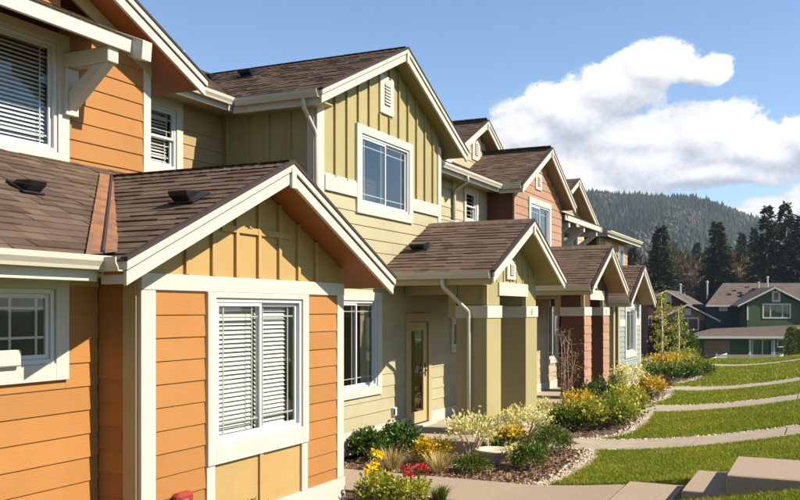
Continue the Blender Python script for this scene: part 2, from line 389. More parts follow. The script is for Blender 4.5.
SLAT = None
def window(parent, T, a0, a1, z0, z1, cw=0.12, kind='slider', blinds=False, grid='prairie', frame='vinyl', casing='trim', sill=0.0,
           head=None, curtain=False, backing=True, foot=None, lead=0.11, open_side=0.0):
    """outer casing a0..a1 x z0..z1 in wall plane T; casing board width cw"""
    head = cw if head is None else head; foot = cw if foot is None else foot
    b = MB(); e = 0.044
    b.tbox(T, a0, a0 + cw, -.02, e, z0, z1); b.tbox(T, a1 - cw, a1, -.02, e, z0, z1)
    b.tbox(T, a0 + cw, a1 - cw, -.02, e, z1 - head, z1); b.tbox(T, a0 + cw, a1 - cw, -.02, e, z0, z0 + foot)
    win = b.build('window', casing, parent, bevel=0.004)
    if sill: MB().tbox(T, a0 - .03, a1 + .03, -.02, e + sill, z0 + foot - .02, z0 + foot + .03).build('sill', casing, win, bevel=0.006)
    i0, i1, j0, j1 = a0 + cw, a1 - cw, z0 + foot, z1 - head
    fw = 0.045
    f = MB()
    f.tbox(T, i0, i0 + fw, -.06, .02, j0, j1); f.tbox(T, i1 - fw, i1, -.06, .02, j0, j1)
    f.tbox(T, i0 + fw, i1 - fw, -.06, .02, j1 - fw, j1); f.tbox(T, i0 + fw, i1 - fw, -.06, .02, j0, j0 + fw)
    f.build('frame', frame, win, bevel=0.004)
    def sash(p, q, r, s_, d):
        sw = 0.04; k = MB()
        k.tbox(T, p, p + sw, d - .03, d, r, s_); k.tbox(T, q - sw, q, d - .03, d, r, s_)
        k.tbox(T, p + sw, q - sw, d - .03, d, s_ - sw, s_); k.tbox(T, p + sw, q - sw, d - .03, d, r, r + sw)
        k.build('sash', frame, win, bevel=0.003)
        MB().tbox(T, p + sw - .005, q - sw + .005, d - .018, d - .014, r + sw - .005, s_ - sw + .005).build('pane', 'glass', win)
        g_ = MB(); gd = d - .028; bw = 0.008
        P_, Q_, R_, S_ = p + sw, q - sw, r + sw, s_ - sw
        vs2, hs2 = [], []
        if grid == 'prairie': vs2 = [P_ + lead, Q_ - lead]; hs2 = [R_ + lead, S_ - lead]
        elif grid == 'cross': vs2 = [P_ + (Q_ - P_) * k_ / 3 for k_ in (1, 2)]; hs2 = [R_ + (S_ - R_) * k_ / 3 for k_ in (1, 2)]
        elif grid == 'top': vs2 = [(P_ + Q_) / 2]; hs2 = [S_ - lead]
        for v_ in vs2: g_.tbox(T, v_ - bw, v_ + bw, gd - .008, gd, R_, S_)
        for h_ in hs2: g_.tbox(T, P_, Q_, gd - .006, gd + .002, h_ - bw, h_ + bw)
        if g_.v: g_.build('muntin_grid', 'muntin', win)
    I0, I1, J0, J1 = i0 + fw, i1 - fw, j0 + fw, j1 - fw
    mid = (I0 + I1) / 2
    if kind == 'slider': sash(I0, mid + .02, J0, J1, .010); sash(mid - .02, I1, J0, J1, -.024)
    elif kind == 'hung': mz = (J0 + J1) / 2; sash(I0, I1, mz - .02, J1, .010); sash(I0, I1, J0, mz + .02, -.024)
    else: sash(I0, I1, J0, J1, .0)
    if blinds:
        global SLAT
        if SLAT is None:
            SLAT = pyd('blind_slat', [(0, -.5, -.5), (1, -.5, -.5), (1, 0, .12), (0, 0, .12), (1, .5, .5), (0, .5, .5)], [(0, 1, 2, 3), (3, 2, 4, 5)])
            SLAT.materials.append(MATS['blind'])
        sets = [(I0 + .03, mid - .02), (mid + .03, I1 - .03 - open_side)] if kind == 'slider' else [(I0 + .02, I1 - .02)]
        for (p, q) in sets:
            z = J1 - .03
            while z > J0 + .02:
                o_ = T(p, -.105, z)
                rot = RZ if abs(T(1, 0, 0)[1] - T(0, 0, 0)[1]) > .5 else Matrix.Identity(4)
                link('blind_slat', SLAT, None, win, Matrix.Translation(o_) @ rot @ Matrix.Rotation(R(random.uniform(-2, 2)), 4, 'X') @ Matrix.Diagonal((q - p, .044, .038, 1)))
                z -= .048
    if curtain:
        cm = MB(); n = 18
        for (p, q) in ((I0, I0 + (I1 - I0) * .22), (I1 - (I1 - I0) * .22, I1)):
            pts = [T(p + (q - p) * k / n, -.13 + .018 * math.sin(k * 2.1), J0 - .05) for k in range(n + 1)]
            tops = [(x, y, J1 + .05) for (x, y, z) in pts]
            cm.add(pts + tops, [(k, k + 1, n + 2 + k, n + 1 + k) for k in range(n)])
        cm.build('curtain', 'curtain', win)
    if backing:
        d_ = MB(); d_.tbox(T, i0 - .1, i1 + .1, -.62, -.60, j0 - .1, j1 + .1)
        d_.tbox(T, i0 - .1, i0 - .08, -.60, -.07, j0 - .1, j1 + .1); d_.tbox(T, i1 + .08, i1 + .1, -.60, -.07, j0 - .1, j1 + .1)
        d_.tbox(T, i0 - .08, i1 + .08, -.60, -.07, j0 - .1, j0 - .08); d_.tbox(T, i0 - .08, i1 + .08, -.60, -.07, j1 + .08, j1 + .1)
        d_.build('interior', 'interior', win)
    return win

# roofs --------------------------------------------------------------------------------
SHM = []
def shingle_meshes():
    if not SHM:
        for k in range(8):
            v, f = tab_geo(0, 1, 0, 1, 1.0)
            me = fast('shingle', np.array(v), np.array(f), [k / 7.0] * len(f)); me.materials.append(MATS['shingle']); SHM.append(me)
    return SHM
def tab_geo(u0, u1, v0, v1, th):
    v = [(u0, v0, 0), (u1, v0, 0), (u1, v1, 0), (u0, v1, 0), (u0, v0, th), (u1, v0, th), (u1, v1, th * .15), (u0, v1, th * .15)]
    return v, [(4, 5, 6, 7), (0, 1, 5, 4), (3, 0, 4, 7), (1, 2, 6, 5)]
def shingles(roof, poly, zf, g_, pitch, singles=0, exp=0.15, wid=(0.16, 0.34)):
    """laminated shingle tabs over a plan polygon; g_ = unit plan vector pointing upslope"""
    gx, gy = g_; ux, uy = gy, -gx
    L = math.sqrt(1 + pitch * pitch); dv = exp / L
    pts = [((x * ux + y * uy), (x * gx + y * gy)) for x, y in poly]
    vmin = min(p[1] for p in pts); vmax = max(p[1] for p in pts)
    U = Vector((ux, uy, 0)); Gv = Vector((gx / L, gy / L, pitch / L)); N = U.cross(Gv)
    if N.z < 0: N = -N
    V, Fc, tn, cand = [], [], [], []
    v = vmin - dv * .25; row = 0
    while v < vmax:
        vm = min(max(v + dv * .5, vmin + 1e-3), vmax - 1e-3)
        xs = []
        for i in range(len(pts)):
            (a, b), (c_, d_) = pts[i], pts[(i + 1) % len(pts)]
            if (b - vm) * (d_ - vm) < 0: xs.append(a + (vm - b) / (d_ - b) * (c_ - a))
        xs.sort()
        for k in range(0, len(xs) - 1, 2):
            u = xs[k] - random.uniform(0, .2); e = xs[k + 1]; u_first = True
            while u < e:
                u2 = u + random.uniform(*wid)
                p, q = max(u, xs[k]), min(u2, e)
                if q - p > .03: cand.append((p, q, v, row))
                u = u2
        v += dv; row += 1
    for (p, q, v, row) in cand:
        th = random.choice((.010, .011, .016, .019)); tv = min(1, max(0, random.gauss(.5, .24) - (.10 if th > .012 else -.06)))
        x, y = p * ux + v * gx, p * uy + v * gy
        if v < vmin: pass
        O = Vector((x, y, zf(x, y) + .002))
        B = Matrix(((U.x, Gv.x, N.x, O.x), (U.y, Gv.y, N.y, O.y), (U.z, Gv.z, N.z, O.z), (0, 0, 0, 1)))
        B = B @ Matrix.Diagonal((q - p - .004, exp * 1.12, th, 1))
        if singles > 0:
            pp = B @ Vector((.5, .5, 0)); Rt = CC * pp.x + SS * pp.y; F_ = -SS * pp.x + CC * pp.y
            vis = F_ > 1 and -20 < 400 + 900 * Rt / F_ < 820 and -10 < 310.5 - 900 * pp.z / F_ < 510
            if vis:
                link('shingle', random.choice(shingle_meshes()) if False else shingle_meshes()[int(round(tv * 7))], None, roof, B); singles -= 1; continue
        vv, ff = tab_geo(0, 1, 0, 1, 1.0); n = len(V)
        V += [tuple(B @ Vector(a)) for a in vv]; Fc += [tuple(i + n for i in f) for f in ff]; tn += [tv] * 4
    if V:
        me = fast('shingle_field', V, Fc, tn); link('shingle_field', me, 'shingle', roof, kind='stuff')
    return singles
def roof_plane(house, poly, zf, g_, pitch, soffit=None, th=0.09, singles=0, tabs=True, m='roof_edge', inset=None):
    top = [(x, y, zf(x, y)) for x, y in poly]; bot = [(x, y, zf(x, y) - th) for x, y in poly]
    n = len(poly); b = MB(); b.add(top + bot, [tuple(range(n)), tuple(range(n, 2 * n))[::-1]] + [(i, (i + 1) % n, n + (i + 1) % n, n + i) for i in range(n)])
    roof = b.build('roof', m, house)
    if soffit:
        s = MB(); tp = [(x, y, zf(x, y) - th - .004) for x, y in (inset or poly)]; bt = [(x, y, zf(x, y) - th - .03) for x, y in (inset or poly)]
        n = len(tp)
        s.add(tp + bt, [tuple(range(n)), tuple(range(n, 2 * n))[::-1]] + [(i, (i + 1) % n, n + (i + 1) % n, n + i) for i in range(n)]); s.build('soffit', soffit, house)
    if tabs: singles = shingles(roof, poly, zf, g_, pitch, singles)
    return roof, singles
def ridge_cap(roof, x0, x1, y, z):
    a = min(x0, x1)
    while a < max(x0, x1):
        b = min(a + .14, max(x0, x1)); m_ = MB(); t_ = random.uniform(0.016, .028)
        m_.add([(a, y - .13, z - .055), (a, y, z + t_), (a, y + .13, z - .055), (b + .02, y - .13, z - .065), (b + .02, y, z + .01), (b + .02, y + .13, z - .065),
                (a, y - .13, z - .075), (a, y, z), (a, y + .13, z - .075)], [(0, 3, 4, 1), (1, 4, 5, 2), (0, 1, 7, 6), (1, 2, 8, 7)])
        m_.build('ridge_cap', 'ridge_shingle', roof); a = b
def rake(house, yc, zr, p, ye, xf, bh=0.2, th=0.09, m='trim', wrap=0.06):
    """one barge board from the ridge (yc, zr) down to eave ye, outer face at X = xf"""
    z = lambda y: zr - p * abs(y - yc)
    b = MB(); t0 = .012
    q = [(yc, zr - t0), (ye, z(ye) - t0), (ye, z(ye) - t0 - bh), (yc, zr - t0 - bh)]
    b.prism([(xf - .04, y, zz) for y, zz in q], (.04, 0, 0))
    r = b.build('rake_board', m, house, bevel=0.003)
    b = MB(); q = [(yc, zr - .004), (ye + (.02 if ye > yc else -.02), z(ye) - .012), (ye + (.02 if ye > yc else -.02), z(ye) - .085), (yc, zr - .075)]
    b.prism([(xf - .02, y, zz) for y, zz in q], (.045, 0, 0)); b.build('rake_trim', m, r, bevel=0.003)
    sg = .03 if ye > yc else -.03; q = [(yc, zr + .038), (ye + sg, z(ye) + .024), (ye + sg, z(ye) - .008), (yc, zr - .002)]
    MB().prism([(xf - .035, y, zz) for y, zz in q], (.07, 0, 0)).build('starter_edge', 'roof_edge', r)
    return r
GUT = [(0, 0), (.085, 0), (.092, .028), (.118, .07), (.120, .115), (.104, .115), (.104, .075), (.08, .03), (.078, .012), (.012, .012), (.012, .115), (0, .115)]
def gutter(house, p0, p1, out, m='gutter', fascia=0.0):
    """K-style trough from p0 to p1 (bottom back edge), out = unit plan vector"""
    b = MB(); P0, P1 = Vector(p0), Vector(p1); o = Vector((*out, 0))
    b.prism([tuple(P0 + o * a + Vector((0, 0, z))) for a, z in GUT], tuple(P1 - P0))
    g_ = b.build('gutter', m, house)
    if fascia:
        q = [P0 - o * .005, P0 - o * .035]; lo = P0.z + .10 - fascia
        b = MB(); b.prism([(v.x, v.y, zz) for v, zz in ((q[0], P0.z + .10), (q[1], P0.z + .10), (q[1], lo), (q[0], lo))], tuple(P1 - P0)); b.build('fascia', 'trim', house)
    return g_
def downspout(house, pts, r=0.036, m='gutter'):
    P_ = [Vector(p) for p in pts]; out = [P_[0]]
    for i in range(1, len(P_) - 1):
        a, b, c_ = P_[i - 1], P_[i], P_[i + 1]; k = min(.09, (b - a).length * .45, (c_ - b).length * .45)
        s, e = b + (a - b).normalized() * k, b + (c_ - b).normalized() * k
        for t_ in (0, .25, .5, .75, 1): out.append(s.lerp(b, t_).lerp(b.lerp(e, t_), t_))
    out.append(P_[-1]); return MB().tube(out, r, 10).build('downspout', m, house, smooth=True)
def roof_vent(house, x, y, zf, s=1.0):
    """low black slant-hood vent on a roof plane rising towards +a"""
    z = zf(x, y); a = .17 * s
    nx = (zf(x - .1, y) - zf(x + .1, y)) / .2; ny = (zf(x, y - .1) - zf(x, y + .1)) / .2
    N = Vector((nx, ny, 1)).normalized(); D = Vector((nx, ny, 0)); D = D.normalized(); D = (D - N * D.dot(N)).normalized(); S = N.cross(D)
    M = Matrix(((S.x, D.x, N.x, x), (S.y, D.y, N.y, y), (S.z, D.z, N.z, z + .03), (0, 0, 0, 1)))
    b = MB(); b.add([M @ Vector(p) for p in bverts(-1.25 * a, 1.25 * a, -1.5 * a, a, -.01, .012)], BF)
    b.add([M @ Vector(p) for p in [(-.8 * a, -1.1 * a, .01), (.8 * a, -1.1 * a, .01), (.8 * a, .8 * a, .01), (-.8 * a, .8 * a, .01),
                                   (-.75 * a, -.9 * a, .05), (.75 * a, -.9 * a, .05), (.95 * a, 1.05 * a, .13), (-.95 * a, 1.05 * a, .13), (.95 * a, 1.05 * a, .08), (-.95 * a, 1.05 * a, .08)]],
          [(4, 5, 6, 7), (0, 1, 5, 4), (1, 2, 8, 6, 5), (3, 0, 4, 7, 9), (7, 6, 8, 9), (2, 3, 9, 8)])
    b.build('roof_vent', 'black_plastic', house, bevel=.006)
def louver(house, T, a0, a1, z0, z1, m='trim'):
    b = MB(); b.tbox(T, a0, a1, -.01, .035, z0, z1); v = b.build('gable_vent', m, house, bevel=.006)
    i0, i1, j0, j1 = a0 + (a1 - a0) * .3, a1 - (a1 - a0) * .3, z0 + (z1 - z0) * .24, z1 - (z1 - z0) * .2
    MB().tbox(T, i0, i1, .036, .04, j0, j1).build('louver_opening', 'black_plastic', v)
    n = 7
    for k in range(n):
        z = j0 + (j1 - j0) * (k + .5) / n; h = (j1 - j0) / n * .42
        MB().prism([T(i0, .04, z + h), T(i0, .062, z - h), T(i0, .056, z - h - .006), T(i0, .04, z + h - .008)], Vector(T(i1, 0, 0)) - Vector(T(i0, 0, 0))).build('louver_slat', m, v)
    return v
def gable_top(yc, zr, p, drop=0.32):
    """for planks(): Y interval under a gable at height z"""
    def f(z):
        h = (zr - drop - z) / p
        return None if h <= 0 else (yc - h, yc + h)
    return f
def gable_roof(house, yc, zr, p, y0, y1, xf, back, soffit, singles=0, tabs=(True, True), m='roof_edge', bh=0.2, xw=None):
    """back = (x at left eave, x at ridge, x at right eave)"""
    zf = lambda x, y: zr - p * abs(y - yc)
    ins = lambda poly: [(min(x, xf - .045), y) for x, y in poly]
    L = [(xf, y0), (xf, yc), (back[1], yc), (back[0], y0)]; Rr_ = [(xf, yc), (xf, y1), (back[2], y1), (back[1], yc)]
    rl, left = roof_plane(house, L, zf, (0, 1), p, soffit, singles=singles, tabs=tabs[0], m=m, inset=ins(L))
    rr, _ = roof_plane(house, Rr_, zf, (0, -1), p, soffit, tabs=tabs[1], m=m, inset=ins(Rr_))
    if tabs[0]: ridge_cap(rl, xf, back[1], yc, zr + .02)
    rake(house, yc, zr, p, y0, xf, bh); rake(house, yc, zr, p, y1, xf, bh)
    MB().prism([(xf + .0, yc - .045, zr - .03 - p * .045), (xf, yc, zr - .012), (xf, yc + .045, zr - .03 - p * .045), (xf, yc + .045, zr - .27), (xf, yc - .045, zr - .27)], (.035, 0, 0)).build('ridge_block', 'trim', house, bevel=.004)
    return zf, left

# ------------------------------------------------------------------ terrain
def sstep(a, b, x):
    t_ = min(max((x - a) / (b - a), 0), 1); return t_ * t_ * (3 - 2 * t_)
def zg(x, y):
    z = -2.52
    if x > -4: z += 0.48 * min((x + 4) / 3.6, 1.55) ** 1.6
    z -= 3.2 * sstep(46, 92, y)
    return z
PATHS = [(11.05, 12.5), (16.1, 17.45), (22.8, 24.4), (29.2, 30.8), (42.7, 44.3)]
LAWNS = [(-8.0, 10.98), (12.58, 16.04), (17.52, 22.74), (24.46, 29.14), (30.86, 42.64), (44.36, 62.0)]
EDGE = [(-10, -4.2), (9, -4.0), (11, -3.9), (12.2, -3.78), (12.9, -3.52), (14, -3.46), (15, -3.52), (16.2, -3.75), (17.4, -4.1), (17.8, -3.85), (18.5, -3.60), (20.3, -3.6), (22.8, -3.85),
        (24.6, -4.3), (26, -4.08), (27.4, -4.1), (29, -4.35), (31, -5.2), (32, -4.5), (33.6, -4.25), (36.3, -4.25), (40.6, -4.9), (42.8, -5.2), (46, -5.4), (62, -6)]
def edge(y): return float(np.interp(y, [e[0] for e in EDGE], [e[1] for e in EDGE]))
def grid_mesh(name, xs, ys, zf):
    nx, ny = len(xs), len(ys)
    V = [(x, y, zf(x, y)) for y in ys for x in xs]
    F = [(j * nx + i, j * nx + i + 1, (j + 1) * nx + i + 1, (j + 1) * nx + i) for j in range(ny - 1) for i in range(nx - 1)]
    return fast(name, V, F, smooth=True)
xs = sorted(set([-4000, -2500, -1500, -800, -400, -200, -100, -60] + [round(-40 + 2 * k, 2) for k in range(16)] + [round(-8 + .5 * k, 2) for k in range(29)] + [8, 10, 15, 25, 50, 100, 300, 800, 2000, 4000]))
ys = sorted(set([-400, -100, -40, -20] + [round(-10 + 1.0 * k, 2) for k in range(110)] + [110, 130, 160, 200, 300, 500, 800, 1200, 1800, 2600, 4000]))
link('ground', grid_mesh('ground', xs, ys, lambda x, y: zg(x, y) - .06), 'meadow', kind='structure')
# garden beds between the houses and the lawns
for (y0, y1) in [(12.52, 16.08), (17.47, 22.78), (24.42, 29.18), (30.82, 42.68), (44.32, 62)]:
    yy = list(np.linspace(y0, y1, max(4, int((y1 - y0) / .5)))); V, F = [], []; n = 9
    for j, y in enumerate(yy):
        e = edge(y) + .05
        for i in range(n): x = -10.5 + (e + 10.5) * i / (n - 1); V.append((x, y, zg(x, y) - .012 + .015 * math.sin(x * 3.1 + y * 2.3)))
    F = [(j * n + i, j * n + i + 1, (j + 1) * n + i + 1, (j + 1) * n + i) for j in range(len(yy) - 1) for i in range(n - 1)]
    link('planting_bed', fast('planting_bed', V, F, smooth=True), 'soil', kind='structure')
yy = list(np.linspace(-8, 11.0, 30)); V = []
for y in yy:
    for i in range(9): x = -7.5 + (edge(y) + .05 + 7.5) * i / 8; V.append((x, y, zg(x, y) - .012))
link('planting_bed', fast('planting_bed', V, [(j * 9 + i, j * 9 + i + 1, (j + 1) * 9 + i + 1, (j + 1) * 9 + i) for j in range(29) for i in range(8)], smooth=True), 'soil', kind='structure')
# lawns
for (y0, y1) in LAWNS:
    yy = list(np.linspace(y0, y1, max(6, int((y1 - y0) / .3)))); yy = [y0 - .001] + yy + [y1 + .001]; V = []; n = 26
    for j, y in enumerate(yy):
        e = edge(y); dk = .3 if j in (0, len(yy) - 1) else 0
        for i in range(n): x = e + (8 - e) * (i / (n - 1)) ** 1.3; V.append((x, y, zg(x, y) + .02 - dk - (.03 if i == 0 else 0)))
    F = [(j * n + i, j * n + i + 1, (j + 1) * n + i + 1, (j + 1) * n + i) for j in range(len(yy) - 1) for i in range(n - 1)]
    link('lawn', fast('lawn', V, F, smooth=True), 'turf', kind='structure')
# grass blades
def blades(y0, y1, dens, h, wd, xmax=2.6):
    area = 0; out = []
    n = int((y1 - y0) * (xmax + 4.6) * dens)
    ys_ = RNG.uniform(y0, y1, n); xs_ = RNG.uniform(-5.6, xmax, n)
    ed = np.interp(ys_, [e[0] for e in EDGE], [e[1] for e in EDGE])
    k = xs_ > ed + RNG.normal(0, .03, n); xs_, ys_ = xs_[k], ys_[k]
    Rt = CC * xs_ + SS * ys_; Ft = -SS * xs_ + CC * ys_
    k = (Ft > 2) & (400 + 900 * Rt / Ft < 1150) & (400 + 900 * Rt / Ft > 430) & (900 * 2.2 / Ft < 420); xs_, ys_ = xs_[k], ys_[k]; n = len(xs_)
    zz = -2.52 + np.where(xs_ > -4, .48 * np.minimum(np.maximum(xs_ + 4, 0) / 3.6, 1.55) ** 1.6, 0) - 3.2 * (lambda t_: t_ * t_ * (3 - 2 * t_))(np.clip((ys_ - 46) / 46, 0, 1)) + .015
    a = RNG.uniform(0, 2 * math.pi, n); L = h * RNG.uniform(.6, 1.4, n); lean = RNG.normal(0, .45, (n, 2)) * L[:, None]
    dx, dy = np.cos(a) * wd, np.sin(a) * wd
    V = np.empty((n, 3, 3)); V[:, 0] = np.stack([xs_ - dx, ys_ - dy, zz], 1); V[:, 1] = np.stack([xs_ + dx, ys_ + dy, zz], 1)
    V[:, 2] = np.stack([xs_ + lean[:, 0], ys_ + lean[:, 1], zz + L], 1)
    return V.reshape(-1, 3), np.clip(RNG.normal(.5, .22, n) , 0, 1)
VV, TT = [], []
for (y0, y1) in LAWNS:
    if y1 < 11: s = [(8.6, y1, 4200, .038, .0055)]
    elif y1 < 17: s = [(y0, y1, 3800, .038, .006)]
    elif y1 < 23: s = [(y0, y1, 2200, .04, .008)]
    elif y1 < 30: s = [(y0, y1, 1200, .042, .011)]
    else: s = [(y0, min(y1, 52), 420, .055, .018)]
    for a in s:
        v, t_ = blades(*a); VV.append(v); TT.append(t_)
V = np.concatenate(VV); T_ = np.concatenate(TT)
go = link('grass', fast('grass', V, np.arange(len(V)).reshape(-1, 3), T_), 'grass', kind='stuff')
go['label'] = 'short green turf of the lawns between the paths'; go['category'] = 'grass'
# concrete paths, slab by slab
def slab_path(y0, y1, x_from, x_to, step, m, name='path', lift=.018):
    root = None; x = x_from; k = 0
    base = MB(); xx = np.linspace(x_from, x_to, 40)
    base.add([(a, y, zg(a, (y0 + y1) / 2) - .03) for a in xx for y in (y0 + .03, y1 - .03)], [(2 * i, 2 * i + 2, 2 * i + 3, 2 * i + 1) for i in range(39)])
    root = base.build(name, 'soil', None, kind='structure')
    while x < x_to:
        x2 = min(x + step, x_to); xa = np.linspace(x + .011, x2 - .011, 9); b = MB(); v = []
        for a in xa:
            z = zg(a, (y0 + y1) / 2) + lift
            v += [(a, y0, z - .09), (a, y0, z - .008), (a, y0 + .008, z), (a, y1 - .008, z), (a, y1, z - .008), (a, y1, z - .09)]
        f = [(6 * i + j, 6 * i + j + 1, 6 * i + 7 + j, 6 * i + 6 + j) for i in range(8) for j in range(5)]
        f += [tuple(range(6)), tuple(range(48, 54))[::-1]]
        b.add(v, f).build('paving_slab', m, root); x = x2
for i, (y0, y1) in enumerate(PATHS):
    x_to = [-2.5, 7, 7, 7, 7][i]
    slab_path(y0, y1, [-7.1, -5.2, -5.2, -5.3, -6.5][i], x_to, 1.52, ['aggregate', 'concrete', 'concrete', 'concrete', 'concrete'][i])
# steps up to the street at the near path
st = thing('steps', 'exposed aggregate concrete steps climbing from the near path at the bottom right', 'steps', (-1.5, 11.8, -2.4))
for (x0, x1, z1) in [(-2.46, -1.52, -2.35), (-1.56, -1.0, -2.13), (-1.06, 7.0, -1.91)]:
    MB().box(x0, x1, 11.08, 12.56, z1 - .42, z1).build('step', 'aggregate', st, bevel=.012)

# ------------------------------------------------------------------ orange townhouse
oh = thing('townhouse', 'orange townhouse with gold gabled bay, nearest in the row', 'house', (-8, 6, -2.5))
A, B_, C_ = -5.70, -6.21, -8.05
wall = MB().box(-14, B_ - .70, -2.0, 9.2, -2.6, .9).build('wall', 'interior', oh)
# bay front wall
bay = MB().box(B_ - .3, A - .66, 6.6, 10.2, -2.5, .3).build('wall', 'interior', oh)
planks(bay, 'X', A - .01, 6.62, 7.42, -2.24, .2, 'orange', thick=.022)
planks(bay, 'X', A - .01, 9.34, 10.12, -2.24, .2, 'orange', thick=.022)
bar('corner_board', oh, (A - .03, A + .02), (6.44, 6.64), (-2.42, .19), 'trim'); bar('corner_board', oh, (A - .03, A + .02), (10.10, 10.27), (-2.16, .19), 'trim')
bar('corner_board', oh, (A - .19, A - .031), (6.425, 6.455), (-2.42, .4), 'beam')
bar('frieze_board', oh, (A - .03, A + .026), (6.44, 10.27), (.192, .35), 'trim')
bar('base_board', oh, (A - .03, A + .034), (6.44, 10.28), (-2.45, -2.163), 'trim')
TA = TX(A)
window(oh, TA, 7.40, 9.36, -1.585, .190, cw=.135, head=.06, foot=.2, blinds=True, open_side=.12)
for (p, q) in ((7.54, 8.36), (8.40, 9.22)): MB().tbox(TA, p, q, -.03, -.002, -2.162, -1.588).build('panel', 'gold', bay, bevel=.004)
bar('batten', bay, (A - .01, A + .026), (8.345, 8.415), (-2.162, -1.588), 'gold')
bar('corner_board', oh, (A - .02, A + .028), (7.40, 7.535), (-2.162, -1.588), 'trim'); bar('corner_board', oh, (A - .02, A + .028), (9.225, 9.36), (-2.162, -1.588), 'trim')
# bay gable: gold panels with raised battens
gb = MB().prism([(A - .02, 6.46, .34), (A - .02, 10.26, .34), (A - .02, 10.26, .53), (A - .02, 8.25, 1.44), (A - .02, 6.46, .61)], (.012, 0, 0)).build('gable_panel', 'gold', oh)
gz = lambda a: 1.58 - .46 * abs(a - 8.25) - .13
for a in (7.10, 7.52, 7.93, 8.345, 8.76, 9.17, 9.58): MB().tbox(TX(A - .008), a - .028, a + .028, 0, .036, .35, gz(a)).build('batten', 'gold', gb, bevel=.003)
MB().tbox(TX(A - .008), 7.66, 8.98, 0, .030, .83, .90).build('batten', 'gold', gb, bevel=.003)
# bay left cheek
ck = MB().box(B_ - .1, A - .05, 6.46, 6.5, -2.5, .3).build('wall', 'orange', oh)
planks(ck, 'Y', 6.46, B_ + .01, A - .192, -2.4, .24, 'orange', thick=.02, split=False)
# recessed lower wall and its window
lw = MB().box(B_ - .75, B_ - .66, -2, 6.44, -2.5, .3).build('wall', 'interior', oh)
planks(lw, 'X', B_ - .01, 0.5, 6.44, -2.46, .46, 'orange', holes=[(3.9, 6.04, -.60, .5)], thick=.022)
window(oh, TX(B_), 3.9, 6.05, -.62, .30, cw=.15, head=.11, foot=.15, kind='single', grid=None, frame='vinyl')
wn = [o for o in COL.objects if o.parent == oh and o.name.startswith('window')][-1]
gm_ = MB()
for a in (4.6, 5.05, 5.45, 5.73): gm_.tbox(TX(B_), a - .011, a + .011, -.03, -.02, -.43, .14)
for z in (-.235, .02): gm_.tbox(TX(B_), 4.1, 5.85, -.028, -.018, z - .011, z + .011)
gm_.build('muntin_grid', 'muntin', wn)
bar('sill', wn, (B_ + .0, B_ + .10), (3.88, 5.47), (-.47, -.33), 'trim', .012)
# lower roofs
zB = lambda x, y: .44 + .5 * (-5.45 - x)
zBay = lambda x, y: 1.58 - .46 * abs(y - 8.25)
rB, left = roof_plane(oh, [(-5.45, -1.5), (-5.45, 5.72), (-7.73, 8.25), (-7.73, 9.35), (-8.2, 9.35), (-8.2, -1.5)], zB, (-1, 0), .5, None, singles=150)
zfb, _ = gable_roof(oh, 8.25, 1.58, .46, 5.72, 10.76, -5.2, (-5.45, -7.73, -8.0), 'soffit_orange', singles=150)
# copper valley
fl = MB()
v0, v1 = Vector((-5.40, 5.66, .44)), Vector((-7.73, 8.25, 1.58)); up = Vector((0, 0, .032))
for (sx, sy, zf_) in ((-.02, -.17, zB), (-.005, .17, zBay)):
    a0 = v0 + up; a1 = v1 + up; b0 = Vector((v0.x + sx, v0.y + sy, 0)); b1 = Vector((v1.x + sx, v1.y + sy, 0))
    b0.z = zf_(b0.x, b0.y) + .03; b1.z = zf_(b1.x, b1.y) + .03
    MB().prism([tuple(a0), tuple(a1), tuple(b1), tuple(b0)], (0, 0, .006)).build('valley_flashing', 'flashing', oh)
MB().tube([tuple(v0 + up * 1.3), tuple(v1 + up * 1.3)], .018, 6).build('valley_rib', 'roof_edge', oh)
# eave box, gutters
bar('soffit', oh, (B_, -5.50), (-1.5, 5.74), (.30, .325), 'beam'); bar('soffit', oh, (B_, -5.73), (5.742, 6.42), (.30, .325), 'beam'); bar('fascia', oh, (-5.50, -5.46), (-1.5, 5.66), (.24, .43), 'trim')
bar('fascia', oh, (-5.49, -5.24), (5.73, 5.77), (.22, .41), 'trim')
bar('frieze_board', oh, (B_ - .01, B_ + .02), (-1.5, 6.44), (.225, .298), 'beam')
gutter(oh, (-5.458, -1.5, .335), (-5.458, 5.70, .335), (1, 0)); gutter(oh, (-5.50, 5.728, .322), (-5.22, 5.728, .322), (0, -1))
downspout(oh, [(-6.75, 10.86, .34), (-6.75, 10.95, .16), (-7.0, 10.4, -.05), (-7.0, 10.4, -2.4)])
gutter(oh, (-7.4, 10.77, .30), (-5.24, 10.77, .30), (0, 1))
roof_vent(oh, -5.72, 7.15, zBay, .72); roof_vent(oh, -6.80, 6.15, zB, .62)
# upper storey under the big gable
uw = MB().box(-14, C_ - .70, 2.75, 9.27, 1.0, 3.2).build('wall', 'interior', oh)
planks(uw, 'X', C_ - .01, 7.75, 9.16, 1.36, 3.52, 'orange', thick=.022, top=gable_top(6.0, 4.86, .45, .14), split=False)
planks(uw, 'X', C_ - .01, 2.75, 7.75, 3.3, 4.6, 'orange', thick=.022, top=gable_top(6.0, 4.86, .45, .14))
planks(uw, 'X', C_ - .01, 2.75, 5.2, 1.36, 3.3, 'orange', thick=.022)
bar('corner_board', oh, (C_ - .03, C_ + .02), (9.15, 9.29), (1.3, 3.28), 'trim')
MB().box(C_ - .6, C_ - .04, 9.22, 9.27, 1.0, 3.2).build('wall', 'orange', oh)
window(oh, TX(C_), 5.2, 7.86, 1.60, 3.20, cw=.17, head=.11, foot=.22, blinds=True, lead=.10)
MB().prism([(C_ - .012, 6.0, 4.72), (C_ - .012, 9.3, 3.235), (C_ - .012, 9.3, 3.06), (C_ - .012, 6.0, 4.52)], (.034, 0, 0)).build('rake_frieze', 'beam', oh)
